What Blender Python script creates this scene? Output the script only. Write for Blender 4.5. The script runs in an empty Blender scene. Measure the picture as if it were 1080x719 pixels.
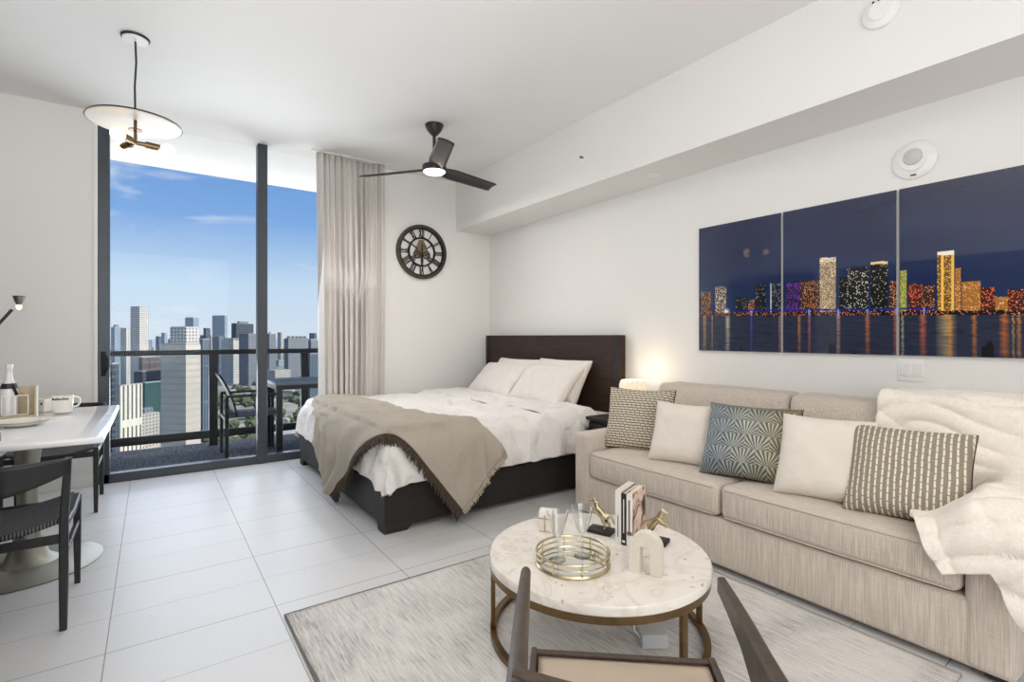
import bpy, bmesh, math, random
from mathutils import Vector, Matrix, noise
from math import sin, cos, pi, radians as R, sqrt, atan2, hypot
random.seed(7)
SC = bpy.context.scene
COL = SC.collection
# ------------------------------------------------------------------ camera
YAW = 35.3; F = 537.0; EYE = 1.2; HY = 355.0
cd = bpy.data.cameras.new('camera'); cam = bpy.data.objects.new('camera', cd); COL.objects.link(cam)
cam.location = (0, 0, EYE); cam.rotation_euler = (R(90), 0, R(-YAW))
cd.sensor_width = 36; cd.lens = F / 1080 * 36; cd.shift_y = (HY - 359.5) / 1080; cd.clip_end = 40000; cd.clip_start = .05
SC.camera = cam
SC.view_settings.view_transform = 'Standard'; SC.view_settings.look = 'None'
SC.view_settings.gamma = 1; SC.view_settings.exposure = 0.0; SC.view_settings.use_curve_mapping = False
# ------------------------------------------------------------------ light
W_STR = 1.0; SUN = 5.0; BACK = 74; CEIL = 15; WIN = 30; UPL = 62; BALC = 140
w = bpy.data.worlds.new('sky'); SC.world = w; w.use_nodes = True
nt = w.node_tree; nt.nodes.clear()
def wn(t, **k):
    n = nt.nodes.new(t)
    for a, b in k.items(): setattr(n, a, b)
    return n
tc = wn('ShaderNodeTexCoord'); sx = wn('ShaderNodeSeparateXYZ'); nt.links.new(tc.outputs['Generated'], sx.inputs[0])
rp = wn('ShaderNodeValToRGB'); nt.links.new(sx.outputs['Z'], rp.inputs[0])
cr = rp.color_ramp
cr.elements[0].position = 0.0; cr.elements[0].color = (.66, .76, .86, 1)
cr.elements[1].position = .42; cr.elements[1].color = (.085, .23, .60, 1)
e = cr.elements.new(.09); e.color = (.56, .73, .90, 1)
e = cr.elements.new(.2); e.color = (.22, .42, .78, 1)
mp = wn('ShaderNodeMapping'); mp.inputs['Scale'].default_value = (3.0, 3.0, 11.0); nt.links.new(tc.outputs['Generated'], mp.inputs[0])
no = wn('ShaderNodeTexNoise'); no.inputs['Scale'].default_value = 1.6; no.inputs['Detail'].default_value = 6; no.inputs['Distortion'].default_value = .4
nt.links.new(mp.outputs[0], no.inputs[0])
cl = wn('ShaderNodeValToRGB'); nt.links.new(no.outputs[0], cl.inputs[0])
cl.color_ramp.elements[0].position = .63; cl.color_ramp.elements[0].color = (0, 0, 0, 1)
cl.color_ramp.elements[1].position = .76; cl.color_ramp.elements[1].color = (.75, .75, .75, 1)
mx = wn('ShaderNodeMix', data_type='RGBA'); nt.links.new(cl.outputs[0], mx.inputs['Factor']); nt.links.new(rp.outputs[0], mx.inputs['A'])
mx.inputs['B'].default_value = (.82, .87, .93, 1)
bg = wn('ShaderNodeBackground'); bg.inputs[1].default_value = W_STR; nt.links.new(mx.outputs['Result'], bg.inputs[0])
wo = wn('ShaderNodeOutputWorld'); nt.links.new(bg.outputs[0], wo.inputs[0])

def light(name, kind, loc, energy, color=(1, 1, 1), size=None, size_y=None, aim=None, radius=None):
    d = bpy.data.lights.new(name, kind); o = bpy.data.objects.new(name, d); COL.objects.link(o)
    o.location = loc; d.energy = energy; d.color = color
    if kind == 'AREA':
        d.size = size
        if size_y: d.shape = 'RECTANGLE'; d.size_y = size_y
    if radius is not None: d.shadow_soft_size = radius
    if aim is not None:
        v = Vector(aim) - Vector(loc); o.rotation_euler = v.to_track_quat('-Z', 'Y').to_euler()
    return o
sun = light('sun', 'SUN', (0, 0, 50), SUN, (1, .96, .9)); sun.data.angle = R(1)
sun.rotation_euler = Vector((-.62, .55, -.62)).to_track_quat('-Z', 'Y').to_euler()
light('fill_rear', 'AREA', (-.1, -2.2, 1.9), BACK, (.99, .995, 1), 3.0, 2.0, aim=(-.4, 3.6, 2.1))  # added fill behind the camera, not a fixture of the room
light('fill_ceiling', 'AREA', (1.25, 1.1, 2.98), CEIL, (1, .90, .79), 1.7, 1.7, aim=(1.6, 1.2, 0))  # added warm fill below the ceiling, no fitting hangs here
light('daylight_window', 'AREA', (.85, 5.22, 1.45), WIN, (.86, .93, 1), 2.1, 2.0, aim=(.85, 0, .6))
light('fill_low', 'AREA', (-.55, .8, .9), UPL, (.99, .995, 1), 2.3, 3.0, aim=(-.6, 1.0, 3))  # added unseen uplight that evens out ceiling and left side
light('balcony_fill', 'AREA', (.8, 7.6, .3), BALC, (.97, .98, 1), 4.5, 1.6, aim=(.8, 5.9, 3.0))  # added fill aimed up at the soffit, stands in for city bounce
SC.cycles.transparent_max_bounces = 24

# ------------------------------------------------------------------ helpers
CY, SY = cos(R(YAW)), sin(R(YAW))
def at(px, py, z):
    d = F * (EYE - z) / (py - HY); u = (px - 540) / F * d
    return Vector((u * CY + d * SY, -u * SY + d * CY, z))
def onX(px, py, X):
    k = (px - 540) / F; Y = X * (CY - k * SY) / (SY + k * CY); d = X * SY + Y * CY
    return Vector((X, Y, EYE - (py - HY) * d / F))
def onY(px, py, Y):
    k = (px - 540) / F; X = Y * (SY + k * CY) / (CY - k * SY); d = X * SY + Y * CY
    return Vector((X, Y, EYE - (py - HY) * d / F))

class MB:
    def __init__(s): s.bm = bmesh.new()
    def box(s, x0, x1, y0, y1, z0, z1, bev=0, seg=2, M=None):
        r = bmesh.ops.create_cube(s.bm, size=1); vs = r['verts']
        for v in vs:
            v.co = Vector(((x0 + x1) / 2 + v.co.x * (x1 - x0), (y0 + y1) / 2 + v.co.y * (y1 - y0), (z0 + z1) / 2 + v.co.z * (z1 - z0)))
        if bev:
            es = list({e for v in vs for e in v.link_edges})
            r = bmesh.ops.bevel(s.bm, geom=es, offset=bev, segments=seg, affect='EDGES', profile=.5)
            vs = list({v for f in r['faces'] for v in f.verts} | {v for v in vs if v.is_valid})
        if M is not None:
            for v in vs: v.co = M @ v.co
        return s
    def tube(s, pts, rad, n=10, closed=False, cap=True, flat=1.0, up=None):
        pts = [Vector(p) for p in pts]; N = len(pts)
        rr = rad if isinstance(rad, (list, tuple)) else [rad] * N
        rings = []; prev = None
        for i, p in enumerate(pts):
            if closed: t = pts[(i + 1) % N] - pts[i - 1]
            else: t = pts[min(i + 1, N - 1)] - pts[max(i - 1, 0)]
            t.normalize()
            if up is not None: a = Vector(up)
            elif prev is None: a = Vector((0, 0, 1)) if abs(t.z) < .9 else Vector((1, 0, 0))
            else: a = prev
            a = (a - t * a.dot(t)); a.normalize(); prev = a; b = t.cross(a)
            r = rr[i]; ra, rb = r if isinstance(r, tuple) else (r, r * flat)
            rings.append([s.bm.verts.new(p + a * (ra * cos(2 * pi * k / n)) + b * (rb * sin(2 * pi * k / n))) for k in range(n)])
        for i in range(N if closed else N - 1):
            A, B = rings[i], rings[(i + 1) % N]
            for k in range(n): s.bm.faces.new((A[k], A[(k + 1) % n], B[(k + 1) % n], B[k]))
        if cap and not closed:
            s.bm.faces.new(rings[0][::-1]); s.bm.faces.new(rings[-1])
        return s
    def bar(s, pts, wd, ht, up=(0, 0, 1)):
        """rectangular section bar along pts; wd sideways, ht along up"""
        pts = [Vector(p) for p in pts]; N = len(pts); rings = []
        for i, p in enumerate(pts):
            t = (pts[min(i + 1, N - 1)] - pts[max(i - 1, 0)]).normalized()
            a = Vector(up); a = (a - t * a.dot(t)).normalized(); b = t.cross(a)
            W_ = wd[i] if isinstance(wd, (list, tuple)) else wd; H_ = ht[i] if isinstance(ht, (list, tuple)) else ht
            c = min(W_, H_) * .18
            prof = [(W_/2-c, -H_/2), (W_/2, -H_/2+c), (W_/2, H_/2-c), (W_/2-c, H_/2), (-W_/2+c, H_/2), (-W_/2, H_/2-c), (-W_/2, -H_/2+c), (-W_/2+c, -H_/2)]
            rings.append([s.bm.verts.new(p + b * q[0] + a * q[1]) for q in prof])
        for i in range(N - 1):
            A, B = rings[i], rings[i + 1]
            for k in range(8): s.bm.faces.new((A[k], A[(k + 1) % 8], B[(k + 1) % 8], B[k]))
        s.bm.faces.new(rings[0][::-1]); s.bm.faces.new(rings[-1])
        return s
    def lathe(s, prof, n=48, c=(0, 0, 0), M=None, closed=False):
        c = Vector(c); rings = []
        for (r, z) in prof:
            if r < 1e-5:
                v = [s.bm.verts.new(c + Vector((0, 0, z)))]
            else:
                v = [s.bm.verts.new(c + Vector((r * cos(2 * pi * k / n), r * sin(2 * pi * k / n), z))) for k in range(n)]
            rings.append(v)
        L = len(rings)
        for i in range(L if closed else L - 1):
            A, B = rings[i], rings[(i + 1) % L]
            for k in range(n):
                k2 = (k + 1) % n
                if len(A) == 1 and len(B) == 1: continue
                if len(A) == 1: s.bm.faces.new((A[0], B[k2], B[k]))
                elif len(B) == 1: s.bm.faces.new((A[k], A[k2], B[0]))
                else: s.bm.faces.new((A[k], A[k2], B[k2], B[k]))
        if M is not None:
            for v in [v for q in rings for v in q]: v.co = M @ v.co
        return s
    def prism(s, poly, axis, a0, a1):
        """poly 2D points extruded on axis ('x','y','z')"""
        def P(p, a):
            return Vector({'x': (a, p[0], p[1]), 'y': (p[0], a, p[1]), 'z': (p[0], p[1], a)}[axis])
        A = [s.bm.verts.new(P(p, a0)) for p in poly]; B = [s.bm.verts.new(P(p, a1)) for p in poly]
        n = len(poly)
        for k in range(n): s.bm.faces.new((A[k], A[(k + 1) % n], B[(k + 1) % n], B[k]))
        s.bm.faces.new(A[::-1]); s.bm.faces.new(B)
        return s
    def grid(s, f, nu, nv, wrap=False, thick=0):
        V = [[s.bm.verts.new(f(i / (nu - (0 if wrap else 1)), j / (nv - 1))) for j in range(nv)] for i in range(nu)]
        for i in range(nu if wrap else nu - 1):
            for j in range(nv - 1):
                s.bm.faces.new((V[i][j], V[(i + 1) % nu][j], V[(i + 1) % nu][j + 1], V[i][j + 1]))
        return s
    def xf(s, M):
        for v in s.bm.verts: v.co = M @ v.co
        return s
    def build(s, name, m, parent=None, smooth=40, fix=True):
        if fix: bmesh.ops.recalc_face_normals(s.bm, faces=s.bm.faces[:])
        me = bpy.data.meshes.new(name); s.bm.to_mesh(me); s.bm.free()
        if smooth:
            me.shade_smooth()
            try: me.set_sharp_from_angle(angle=R(smooth))
            except Exception: pass
        if m: me.materials.append(m)
        o = bpy.data.objects.new(name, me); COL.objects.link(o)
        if parent: o.parent = parent
        return o

def tag(o, label=None, cat=None, group=None, kind=None):
    if label: o['label'] = label
    if cat: o['category'] = cat
    if group: o['group'] = group
    if kind: o['kind'] = kind
    return o
def thing(name, label, cat, loc=(0, 0, 0), rz=0, group=None):
    o = bpy.data.objects.new(name, None); COL.objects.link(o); o.location = loc; o.rotation_euler = (0, 0, rz); o.empty_display_size = .1
    return tag(o, label, cat, group)
def struct(o): o['kind'] = 'structure'; return o
def dup(root, loc=None, rz=None, label=None):
    r = root.copy(); COL.objects.link(r)
    if loc is not None: r.location = loc
    if rz is not None: r.rotation_euler = (0, 0, rz)
    if label: r['label'] = label
    def rec(a, b):
        for ch in list(a.children):
            c = ch.copy(); COL.objects.link(c); c.parent = b; rec(ch, c)
    rec(root, r); return r
def modif(o, t, **k):
    m = o.modifiers.new(t.lower(), t)
    for a, b in k.items(): setattr(m, a, b)
    return m

# ------------------------------------------------------------------ materials
def srgb(r, g, b):
    f = lambda c: (c / 255 / 12.92) if c / 255 <= .04045 else ((c / 255 + .055) / 1.055) ** 2.4
    return (f(r), f(g), f(b), 1)
class Mt:
    def __init__(s, name, col=(200, 200, 200), rough=.6, metal=0, **k):
        s.m = bpy.data.materials.new(name); s.m.use_nodes = True; s.t = s.m.node_tree
        s.p = s.t.nodes['Principled BSDF']; s.col = srgb(*col)
        s.p.inputs['Base Color'].default_value = s.col; s.p.inputs['Roughness'].default_value = rough; s.p.inputs['Metallic'].default_value = metal
        for a, b in k.items(): s.p.inputs[a.replace('_', ' ')].default_value = b
        s.co = None
    def n(s, t, **k):
        n = s.t.nodes.new(t)
        for a, b in k.items():
            if a in n.inputs.keys(): n.inputs[a].default_value = b
            else: setattr(n, a, b)
        return n
    def l(s, a, b): s.t.links.new(a, b)
    def coords(s, scale=(1, 1, 1), rot=(0, 0, 0), loc=(0, 0, 0), src='Object'):
        tc = s.n('ShaderNodeTexCoord'); mp = s.n('ShaderNodeMapping')
        mp.inputs['Scale'].default_value = scale; mp.inputs['Rotation'].default_value = rot; mp.inputs['Location'].default_value = loc
        s.l(tc.outputs[src], mp.inputs[0]); return mp.outputs[0]
    def noise(s, v, scale, detail=3, dist=0):
        n = s.n('ShaderNodeTexNoise'); n.inputs['Scale'].default_value = scale; n.inputs['Detail'].default_value = detail; n.inputs['Distortion'].default_value = dist
        s.l(v, n.inputs['Vector']); return n.outputs['Fac']
    def ramp(s, f, stops):
        r = s.n('ShaderNodeValToRGB'); s.l(f, r.inputs[0]); c = r.color_ramp
        c.elements[0].position = stops[0][0]; c.elements[0].color = stops[0][1]
        c.elements[1].position = stops[-1][0]; c.elements[1].color = stops[-1][1]
        for p, q in stops[1:-1]: e = c.elements.new(p); e.color = q
        return r.outputs[0]
    def mix(s, f, a, b):
        m = s.n('ShaderNodeMix', data_type='RGBA')
        for k, x in (('Factor', f), ('A', a), ('B', b)):
            i = [q for q in m.inputs if q.name == k and (q.type == ('VALUE' if k == 'Factor' else 'RGBA'))][0]
            if isinstance(x, (tuple, float, int)): i.default_value = x
            else: s.l(x, i)
        return [q for q in m.outputs if q.type == 'RGBA'][0]
    def math(s, op, a, b=0.0, c=None):
        m = s.n('ShaderNodeMath', operation=op)
        for i, x in enumerate((a, b) if c is None else (a, b, c)):
            if isinstance(x, (float, int)): m.inputs[i].default_value = x
            else: s.l(x, m.inputs[i])
        return m.outputs[0]
    def base(s, c): s.l(c, s.p.inputs['Base Color']); return s
    def bump(s, h, st=.3, dist=.005):
        b = s.n('ShaderNodeBump'); b.inputs['Strength'].default_value = st; b.inputs['Distance'].default_value = dist
        s.l(h, b.inputs['Height']); s.l(b.outputs[0], s.p.inputs['Normal']); return s

def K(c, f): return (min(c[0] * f, 1), min(c[1] * f, 1), min(c[2] * f, 1), 1)
def plain(name, col, rough=.6, metal=0, var=.06, sc=6, **k):
    m = Mt(name, col, rough, metal, **k)
    v = m.coords(); f = m.noise(v, sc, 4)
    m.base(m.ramp(f, [(.3, K(m.col, 1 - var)), (.7, K(m.col, 1 + var))])); return m.m
def wood(name, col, scale=(1, 12, 12), var=.35, rough=.45):
    m = Mt(name, col, rough, Specular_IOR_Level=.3); v = m.coords(scale)
    f = m.noise(v, 4, 6, 1.2)
    m.base(m.ramp(f, [(.25, K(m.col, 1 - var)), (.55, m.col), (.8, K(m.col, 1 + var))])); m.bump(f, .15, .002); return m.m
def linen(name, col, dirs=((300, 300, 18), (18, 18, 300)), var=.10, bumpd=.0012):
    m = Mt(name, col, .92, Sheen_Weight=.15); a = m.noise(m.coords(dirs[0]), 1, 2); b = m.noise(m.coords(dirs[1]), 1, 2)
    f = m.math('ADD', m.math('MULTIPLY', a, .8), m.math('MULTIPLY', b, .2))
    m.base(m.ramp(f, [(.38, K(m.col, 1 - var)), (.62, K(m.col, 1 + var))])); m.bump(f, .5, bumpd); return m.m
def cloth(name, col, var=.03, wr=.35, sc=9, wd=.006):
    m = Mt(name, col, .9, Sheen_Weight=.1); v = m.coords(); f = m.noise(v, sc, 4, .8); g = m.noise(v, 500, 1)
    m.base(m.ramp(f, [(.3, K(m.col, 1 - var)), (.7, K(m.col, 1 + var))]))
    m.bump(m.math('ADD', f, m.math('MULTIPLY', g, .04)), wr, wd); return m.m

M = {}
M['wall'] = plain('wall_paint', (232, 230, 227), .75, var=.008, sc=2)
M['ceil'] = plain('ceiling_paint', (232, 231, 229), .8, var=.008, sc=2)
M['white'] = plain('white_paint', (236, 235, 232), .45, var=.01)
M['black'] = plain('black_wood', (38, 37, 38), .45, var=.15, sc=20)
M['slate'] = plain('slate_panel', (84, 92, 104), .4, var=.05)
M['frame'] = plain('window_frame_metal', (70, 74, 80), .4, .5, var=.05)
M['rail'] = plain('railing_metal', (24, 25, 28), .6, .1, var=.05)
M['bedwood'] = wood('espresso_wood', (46, 40, 38), (2, 2, 14), .35, .62)
M['headwood'] = wood('headboard_wood', (54, 40, 33), (3, 1.2, 12), .45, .62)
M['lwood'] = wood('walnut_wood', (78, 66, 57), (10, 10, 2), .3, .4)
M['gold'] = plain('aged_brass', (204, 190, 156), .28, 1, var=.15, sc=30)
M['goldd'] = plain('bronze_metal', (120, 98, 70), .35, 1, var=.15, sc=20)
M['bronze'] = plain('clock_bronze', (84, 74, 62), .45, .7, var=.3, sc=40)
M['clockdark'] = plain('clock_dark_metal', (44, 42, 40), .5, .6, var=.2, sc=40)
M['steel'] = plain('brushed_steel', (158, 156, 145), .45, .8, var=.05)
M['mirror'] = plain('tray_mirror', (225, 225, 220), .05, 1, var=.01)
M['tabletop'] = plain('white_lacquer', (238, 238, 238), .08, var=.01)
M['ceramic'] = plain('cream_ceramic', (236, 230, 220), .2, var=.02)
M['arch'] = plain('beige_plaster', (226, 217, 203), .8, var=.03, sc=60)
M['leather'] = plain('tan_leather', (186, 168, 148), .5, var=.05, sc=12)
M['sofa'] = linen('sofa_linen', (203, 190, 177), ((300, 300, 7), (14, 14, 260)), var=.17)
M['sheet'] = cloth('white_cotton', (232, 227, 223), wr=.8, sc=9, wd=.03)
M['pillow'] = cloth('pillow_cotton', (230, 224, 218), wr=.8, sc=8, wd=.03)
M['cream'] = cloth('cream_velvet', (230, 221, 209), wr=.5, sc=7, wd=.02)
M['curtain'] = linen('curtain_linen', (216, 210, 205), ((200, 200, 12), (12, 12, 200)), .04, .0008)
m = Mt('throw_knit', (174, 164, 150), .95); v = m.coords(); n1 = m.noise(v, 260, 2); n2 = m.noise(v, 5, 3)
m.base(m.mix(.35, m.ramp(n1, [(.35, K(m.col, .82)), (.65, K(m.col, 1.15))]), m.ramp(n2, [(.3, K(m.col, .9)), (.7, K(m.col, 1.1))]))); m.bump(n1, .5, .003); M['throw'] = m.m
M['fringed'] = plain('dark_fringe', (74, 62, 50), .95, var=.3, sc=80)
M['fringel'] = plain('light_fringe', (190, 180, 162), .95, var=.2, sc=80)
m = Mt('cream_muslin', (248, 239, 227), .95, Sheen_Weight=.2); v = m.coords(); n1 = m.noise(v, 60, 4, 1.0)
m.base(m.ramp(n1, [(.3, K(m.col, .93)), (.7, K(m.col, 1.04))])); m.bump(n1, .3, .006); M['muslin'] = m.m

# floor tiles
m = Mt('floor_tile', (214, 213, 213), .36); tc = m.n('ShaderNodeTexCoord'); sp = m.n('ShaderNodeSeparateXYZ'); m.l(tc.outputs['Object'], sp.inputs[0])
def joint(coord, period, off, wdt):
    a = m.math('ADD', coord, -off + period * 100); b = m.math('MODULO', a, period)
    return m.math('LESS_THAN', m.math('ABSOLUTE', m.math('SUBTRACT', b, 0.0)), wdt)
j1 = joint(sp.outputs['X'], .596, -.145, .0042); j2 = joint(sp.outputs['Y'], .62, 2.46, .0042); j3 = joint(sp.outputs['Y'], .62, 2.77, .0028)
v = m.coords(); gn = m.noise(v, 160, 3); g2 = m.noise(m.coords((1, 1, 1)), 2.2, 4)
body = m.mix(.5, m.ramp(gn, [(.3, K(m.col, .84)), (.7, K(m.col, 1.14))]), m.ramp(g2, [(.3, K(m.col, .95)), (.7, K(m.col, 1.05))]))
c1 = m.mix(m.math('MULTIPLY', j3, .7), body, srgb(120, 118, 114)); c2 = m.mix(m.math('MAXIMUM', j1, j2), c1, srgb(140, 137, 132))
m.base(c2); m.bump(gn, .12, .001); M['tile'] = m.m
# rug
m = Mt('rug_wool', (196, 190, 182), .97); st = m.noise(m.coords((150, 9, 1)), 1, 4, .6); pa = m.noise(m.coords(), 3.2, 6, .8); gr = m.noise(m.coords(), 220, 2)
f = m.math('ADD', m.math('ADD', m.math('MULTIPLY', st, .5), m.math('MULTIPLY', pa, .35)), m.math('MULTIPLY', gr, .2))
m.base(m.ramp(f, [(.36, srgb(150, 147, 144)), (.47, srgb(198, 194, 190)), (.6, srgb(222, 218, 213))])); m.bump(f, .6, .006); M['rug'] = m.m
# marble
m = Mt('veined_marble', (234, 226, 214), .18); v = m.coords()
ve = m.noise(v, 5, 8, 1.4); vr = m.math('ABSOLUTE', m.math('SUBTRACT', ve, .5)); sp1 = m.noise(v, 34, 3)
b0 = m.ramp(vr, [(.0, srgb(222, 211, 197)), (.02, srgb(231, 223, 212)), (.10, srgb(238, 231, 222))])
m.base(m.mix(m.ramp(sp1, [(.66, (0, 0, 0, 1)), (.74, (.8, .8, .8, 1))]), b0, srgb(150, 138, 124))); M['marble'] = m.m
# glass
def glass_mat(name, tint=(1, 1, 1, 1), refl=.6):
    m = Mt(name); t = m.t; t.nodes.remove(m.p); out = t.nodes['Material Output']
    tr = m.n('ShaderNodeBsdfTransparent'); tr.inputs[0].default_value = tint; gl = m.n('ShaderNodeBsdfGlossy'); gl.inputs['Roughness'].default_value = .02
    fr = m.n('ShaderNodeLayerWeight'); fr.inputs[0].default_value = .5; mm = m.math('MULTIPLY', m.math('ADD', m.math('POWER', fr.outputs['Facing'], 3.5), .05), refl)
    mxs = m.n('ShaderNodeMixShader'); m.l(mm, mxs.inputs[0]); m.l(tr.outputs[0], mxs.inputs[1]); m.l(gl.outputs[0], mxs.inputs[2]); m.l(mxs.outputs[0], out.inputs[0]); return m.m
M['pane'] = glass_mat('window_glass', (.985, .99, .995, 1), .12)
M['railglass'] = glass_mat('railing_glass', (.93, .95, .96, 1), .2)
M['clearglass'] = glass_mat('drinking_glass', (.96, .965, .965, 1), 1.3)
M['frost'] = glass_mat('clear_plastic', (.9, .9, .9, 1), 1.2)
def emit(name, col, st):
    m = Mt(name, col, .4); m.p.inputs['Emission Color'].default_value = srgb(*col); m.p.inputs['Emission Strength'].default_value = st; return m.m
M['bulb'] = emit('lit_bulb', (255, 214, 160), 2.6)
M['fanlight'] = emit('fan_light_diffuser', (255, 246, 232), 8)
M['shade'] = emit('lit_lamp_shade', (250, 234, 208), .32)
m = Mt('deck_board', (104, 108, 116), .95, Specular_IOR_Level=.1); v = m.coords((30, 3, 1)); f = m.noise(v, 2, 5, .6); m.base(m.ramp(f, [(.3, srgb(52, 58, 66)), (.7, srgb(96, 103, 112))])); M['deck'] = m.m
m = Mt('woven_cord', (70, 70, 74), .85); wv = m.n('ShaderNodeTexWave'); wv.inputs['Scale'].default_value = 28; wv.inputs['Distortion'].default_value = .6; m.l(m.coords((1, .18, 1)), wv.inputs[0])
w2 = m.n('ShaderNodeTexWave'); w2.bands_direction = 'Y'; w2.inputs['Scale'].default_value = 40; m.l(m.coords(), w2.inputs[0])
f = m.math('MULTIPLY', wv.outputs['Fac'], w2.outputs['Fac']); m.base(m.ramp(f, [(.1, srgb(46, 46, 50)), (.8, srgb(120, 120, 122))])); m.bump(f, .7, .004); M['cord'] = m.m

# ================================================================== THE ROOM
CH = 3.02; XR = 3.41; YB = 5.30; XL = -1.8; YF = -3.0
def sbox(name, m, *a, **k): return struct(MB().box(*a, **k).build(name, m, smooth=0))
sbox('floor', M['tile'], XL, XR, YF, YB + .02, -.15, 0)
sbox('ceiling', M['ceil'], XL - .2, XR + .2, YF - .2, YB + .12, CH, CH + .25)
sbox('wall_right', M['wall'], XR, XR + .2, YF - .2, YB + .2, -.15, CH)
sbox('wall_left', M['wall'], XL - .2, XL, YF - .2, YB + .2, -.15, CH)
sbox('wall_rear', M['wall'], XL, XR, YF - .2, YF, -.15, CH)
WX0, WX1 = -.355, 2.03
o = MB().box(XL, WX0, YB, YB + .16, -.15, CH).box(WX1, XR, YB, YB + .16, -.15, CH).build('wall_back', M['wall'], smooth=0); struct(o)
o = MB().box(XL, WX0 - .02, YB - .014, YB, 0, .1, bev=.003).box(WX1 + .02, XR, YB - .014, YB, 0, .1, bev=.003).build('baseboard_back', M['white'], smooth=0); struct(o)
o = MB().box(XR - .014, XR, YF, YB - .02, 0, .1, bev=.003).build('baseboard_right', M['white'], smooth=0); struct(o)
struct(MB().box(2.94, XR, YF, YB, 2.452, CH).build('ceiling_beam', M['wall'], smooth=0))
struct(MB().box(WX0 - .022, WX0, YB - .012, YB + .1, 0, CH).build('trim_1', M['white'], smooth=0))
# window wall: frame parts under one window
win = thing('window_1', None, None); win['kind'] = 'structure'
fy0, fy1 = YB + .0, YB + .09
f = MB()
f.box(WX0, WX0 + .075, fy0, fy1, 0, CH, bev=.004); f.box(WX0, WX1, fy0, fy1, 0, .075, bev=.004)
f.box(.815, .90, fy0 - .01, fy1, 0, CH, bev=.004); f.box(WX1 - .07, WX1, fy0, fy1, 0, CH, bev=.004)
f.build('window_frame', M['frame'], win, smooth=0)
MB().box(WX0 + .075, WX1, YB + .05, YB + .12, 0, .03, bev=.003).build('track', plain('alu_track', (196, 202, 210), .3, .6), win, smooth=0)
MB().box(WX0 + .075, .815, YB + .055, YB + .065, .075, CH).build('pane', M['pane'], win, smooth=0)
MB().box(.90, WX1 - .07, YB + .055, YB + .065, .075, CH).build('pane', M['pane'], win, smooth=0)
h = MB(); hz = .98
h.box(-.335, -.30, YB - .012, YB, hz - .1, hz + .1, bev=.004)
h.tube([(-.315, YB - .005, hz + .075), (-.31, YB - .04, hz + .07), (-.29, YB - .06, hz + .04), (-.285, YB - .065, hz), (-.29, YB - .06, hz - .04), (-.31, YB - .04, hz - .07), (-.315, YB - .005, hz - .075)], .009, 8)
h.build('door_handle', M['rail'], win)
# ------------------------------------------------------------------ balcony
BYE = 6.66
struct(MB().box(-3.2, 5.0, YB + .12, BYE + .12, -.25, -.012).build('balcony_floor', M['deck'], smooth=0))
struct(MB().box(-3.6, 5.2, YB + .12, BYE, CH, CH + .22).build('balcony_ceiling', M['white'], smooth=0))
rl = thing('balcony_railing', 'dark metal balcony railing with clear glass panels and flat top rail', 'railing', (0, 0, 0))
ry = 6.6
MB().box(-3.1, 4.9, ry - .035, ry + .035, 1.0, 1.055, bev=.004).build('top_rail', M['rail'], rl)
MB().box(-3.1, 4.9, ry - .02, ry + .02, .07, .155, bev=.004).build('bottom_rail', M['rail'], rl)
pxs = [.566 + .972 * k for k in range(-3, 5)]
for x in pxs: MB().box(x - .042, x + .042, ry - .03, ry + .03, -.012, 1.0, bev=.004).build('post', M['rail'], rl)
for a, b in zip(pxs[:-1], pxs[1:]): MB().box(a + .042, b - .042, ry - .005, ry + .005, .155, 1.0).build('glass_panel', M['railglass'], rl, smooth=0)

# ================================================================== CITY OUTSIDE
GZ = -110.0
def facade(name, wall, win, fh=3.6, bw=3.4, hw=.5, vw=.55, rough=.5):
    m = Mt(name, wall, rough); tc = m.n('ShaderNodeTexCoord'); sp = m.n('ShaderNodeSeparateXYZ'); m.l(tc.outputs['Object'], sp.inputs[0])
    h = m.math('ADD', m.math('ADD', sp.outputs['X'], sp.outputs['Y']), 5000.0)
    a = m.math('LESS_THAN', m.math('MODULO', h, bw), bw * hw); b = m.math('LESS_THAN', m.math('MODULO', m.math('ADD', sp.outputs['Z'], 5000.0), fh), fh * vw)
    geo = m.n('ShaderNodeNewGeometry'); sn = m.n('ShaderNodeSeparateXYZ'); m.l(geo.outputs['Normal'], sn.inputs[0])
    side = m.math('LESS_THAN', sn.outputs['Z'], .5)
    nz = m.noise(m.coords((.09, .09, .09)), 1, 3)
    wc = m.ramp(nz, [(.3, K(m.col, .9)), (.7, K(m.col, 1.08))])
    m.base(m.mix(m.math('MULTIPLY', m.math('MULTIPLY', a, b), side), wc, srgb(*win))); return m.m
FC = {
 'white': facade('facade_white', (206, 202, 192), (92, 98, 106), 3.6, 4.5, .5, .5),
 'plainwhite': facade('facade_offwhite', (196, 186, 170), (184, 175, 160), 3.4, 60, 1.0, .3),
 'cream': facade('facade_cream', (224, 216, 196), (98, 96, 92), 90, 4.2, .42, .93),
 'grey': facade('facade_grey', (132, 136, 140), (70, 78, 88), 3.6, 3.6, .55, .5),
 'dark': facade('facade_dark', (82, 88, 96), (48, 54, 64), 3.8, 4, .6, .6),
 'glass': facade('facade_glass', (160, 174, 182), (104, 124, 140), 4, 3, .7, .7, .25),
 'blueglass': facade('facade_blue', (112, 124, 134), (62, 76, 92), 40, 3.2, .55, .96, .25),
 'brown': facade('facade_brown', (132, 104, 88), (58, 66, 78), 8, 4, .8, .8),
 'teal': facade('facade_teal', (60, 92, 90), (40, 66, 66), 4, 3, .6, .6, .3),
 'low': facade('facade_low', (184, 178, 166), (110, 106, 100), 3.4, 4, .5, .45),
 'roof': plain('roof_gravel', (176, 174, 168), .9, var=.1, sc=.05),
}
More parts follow.
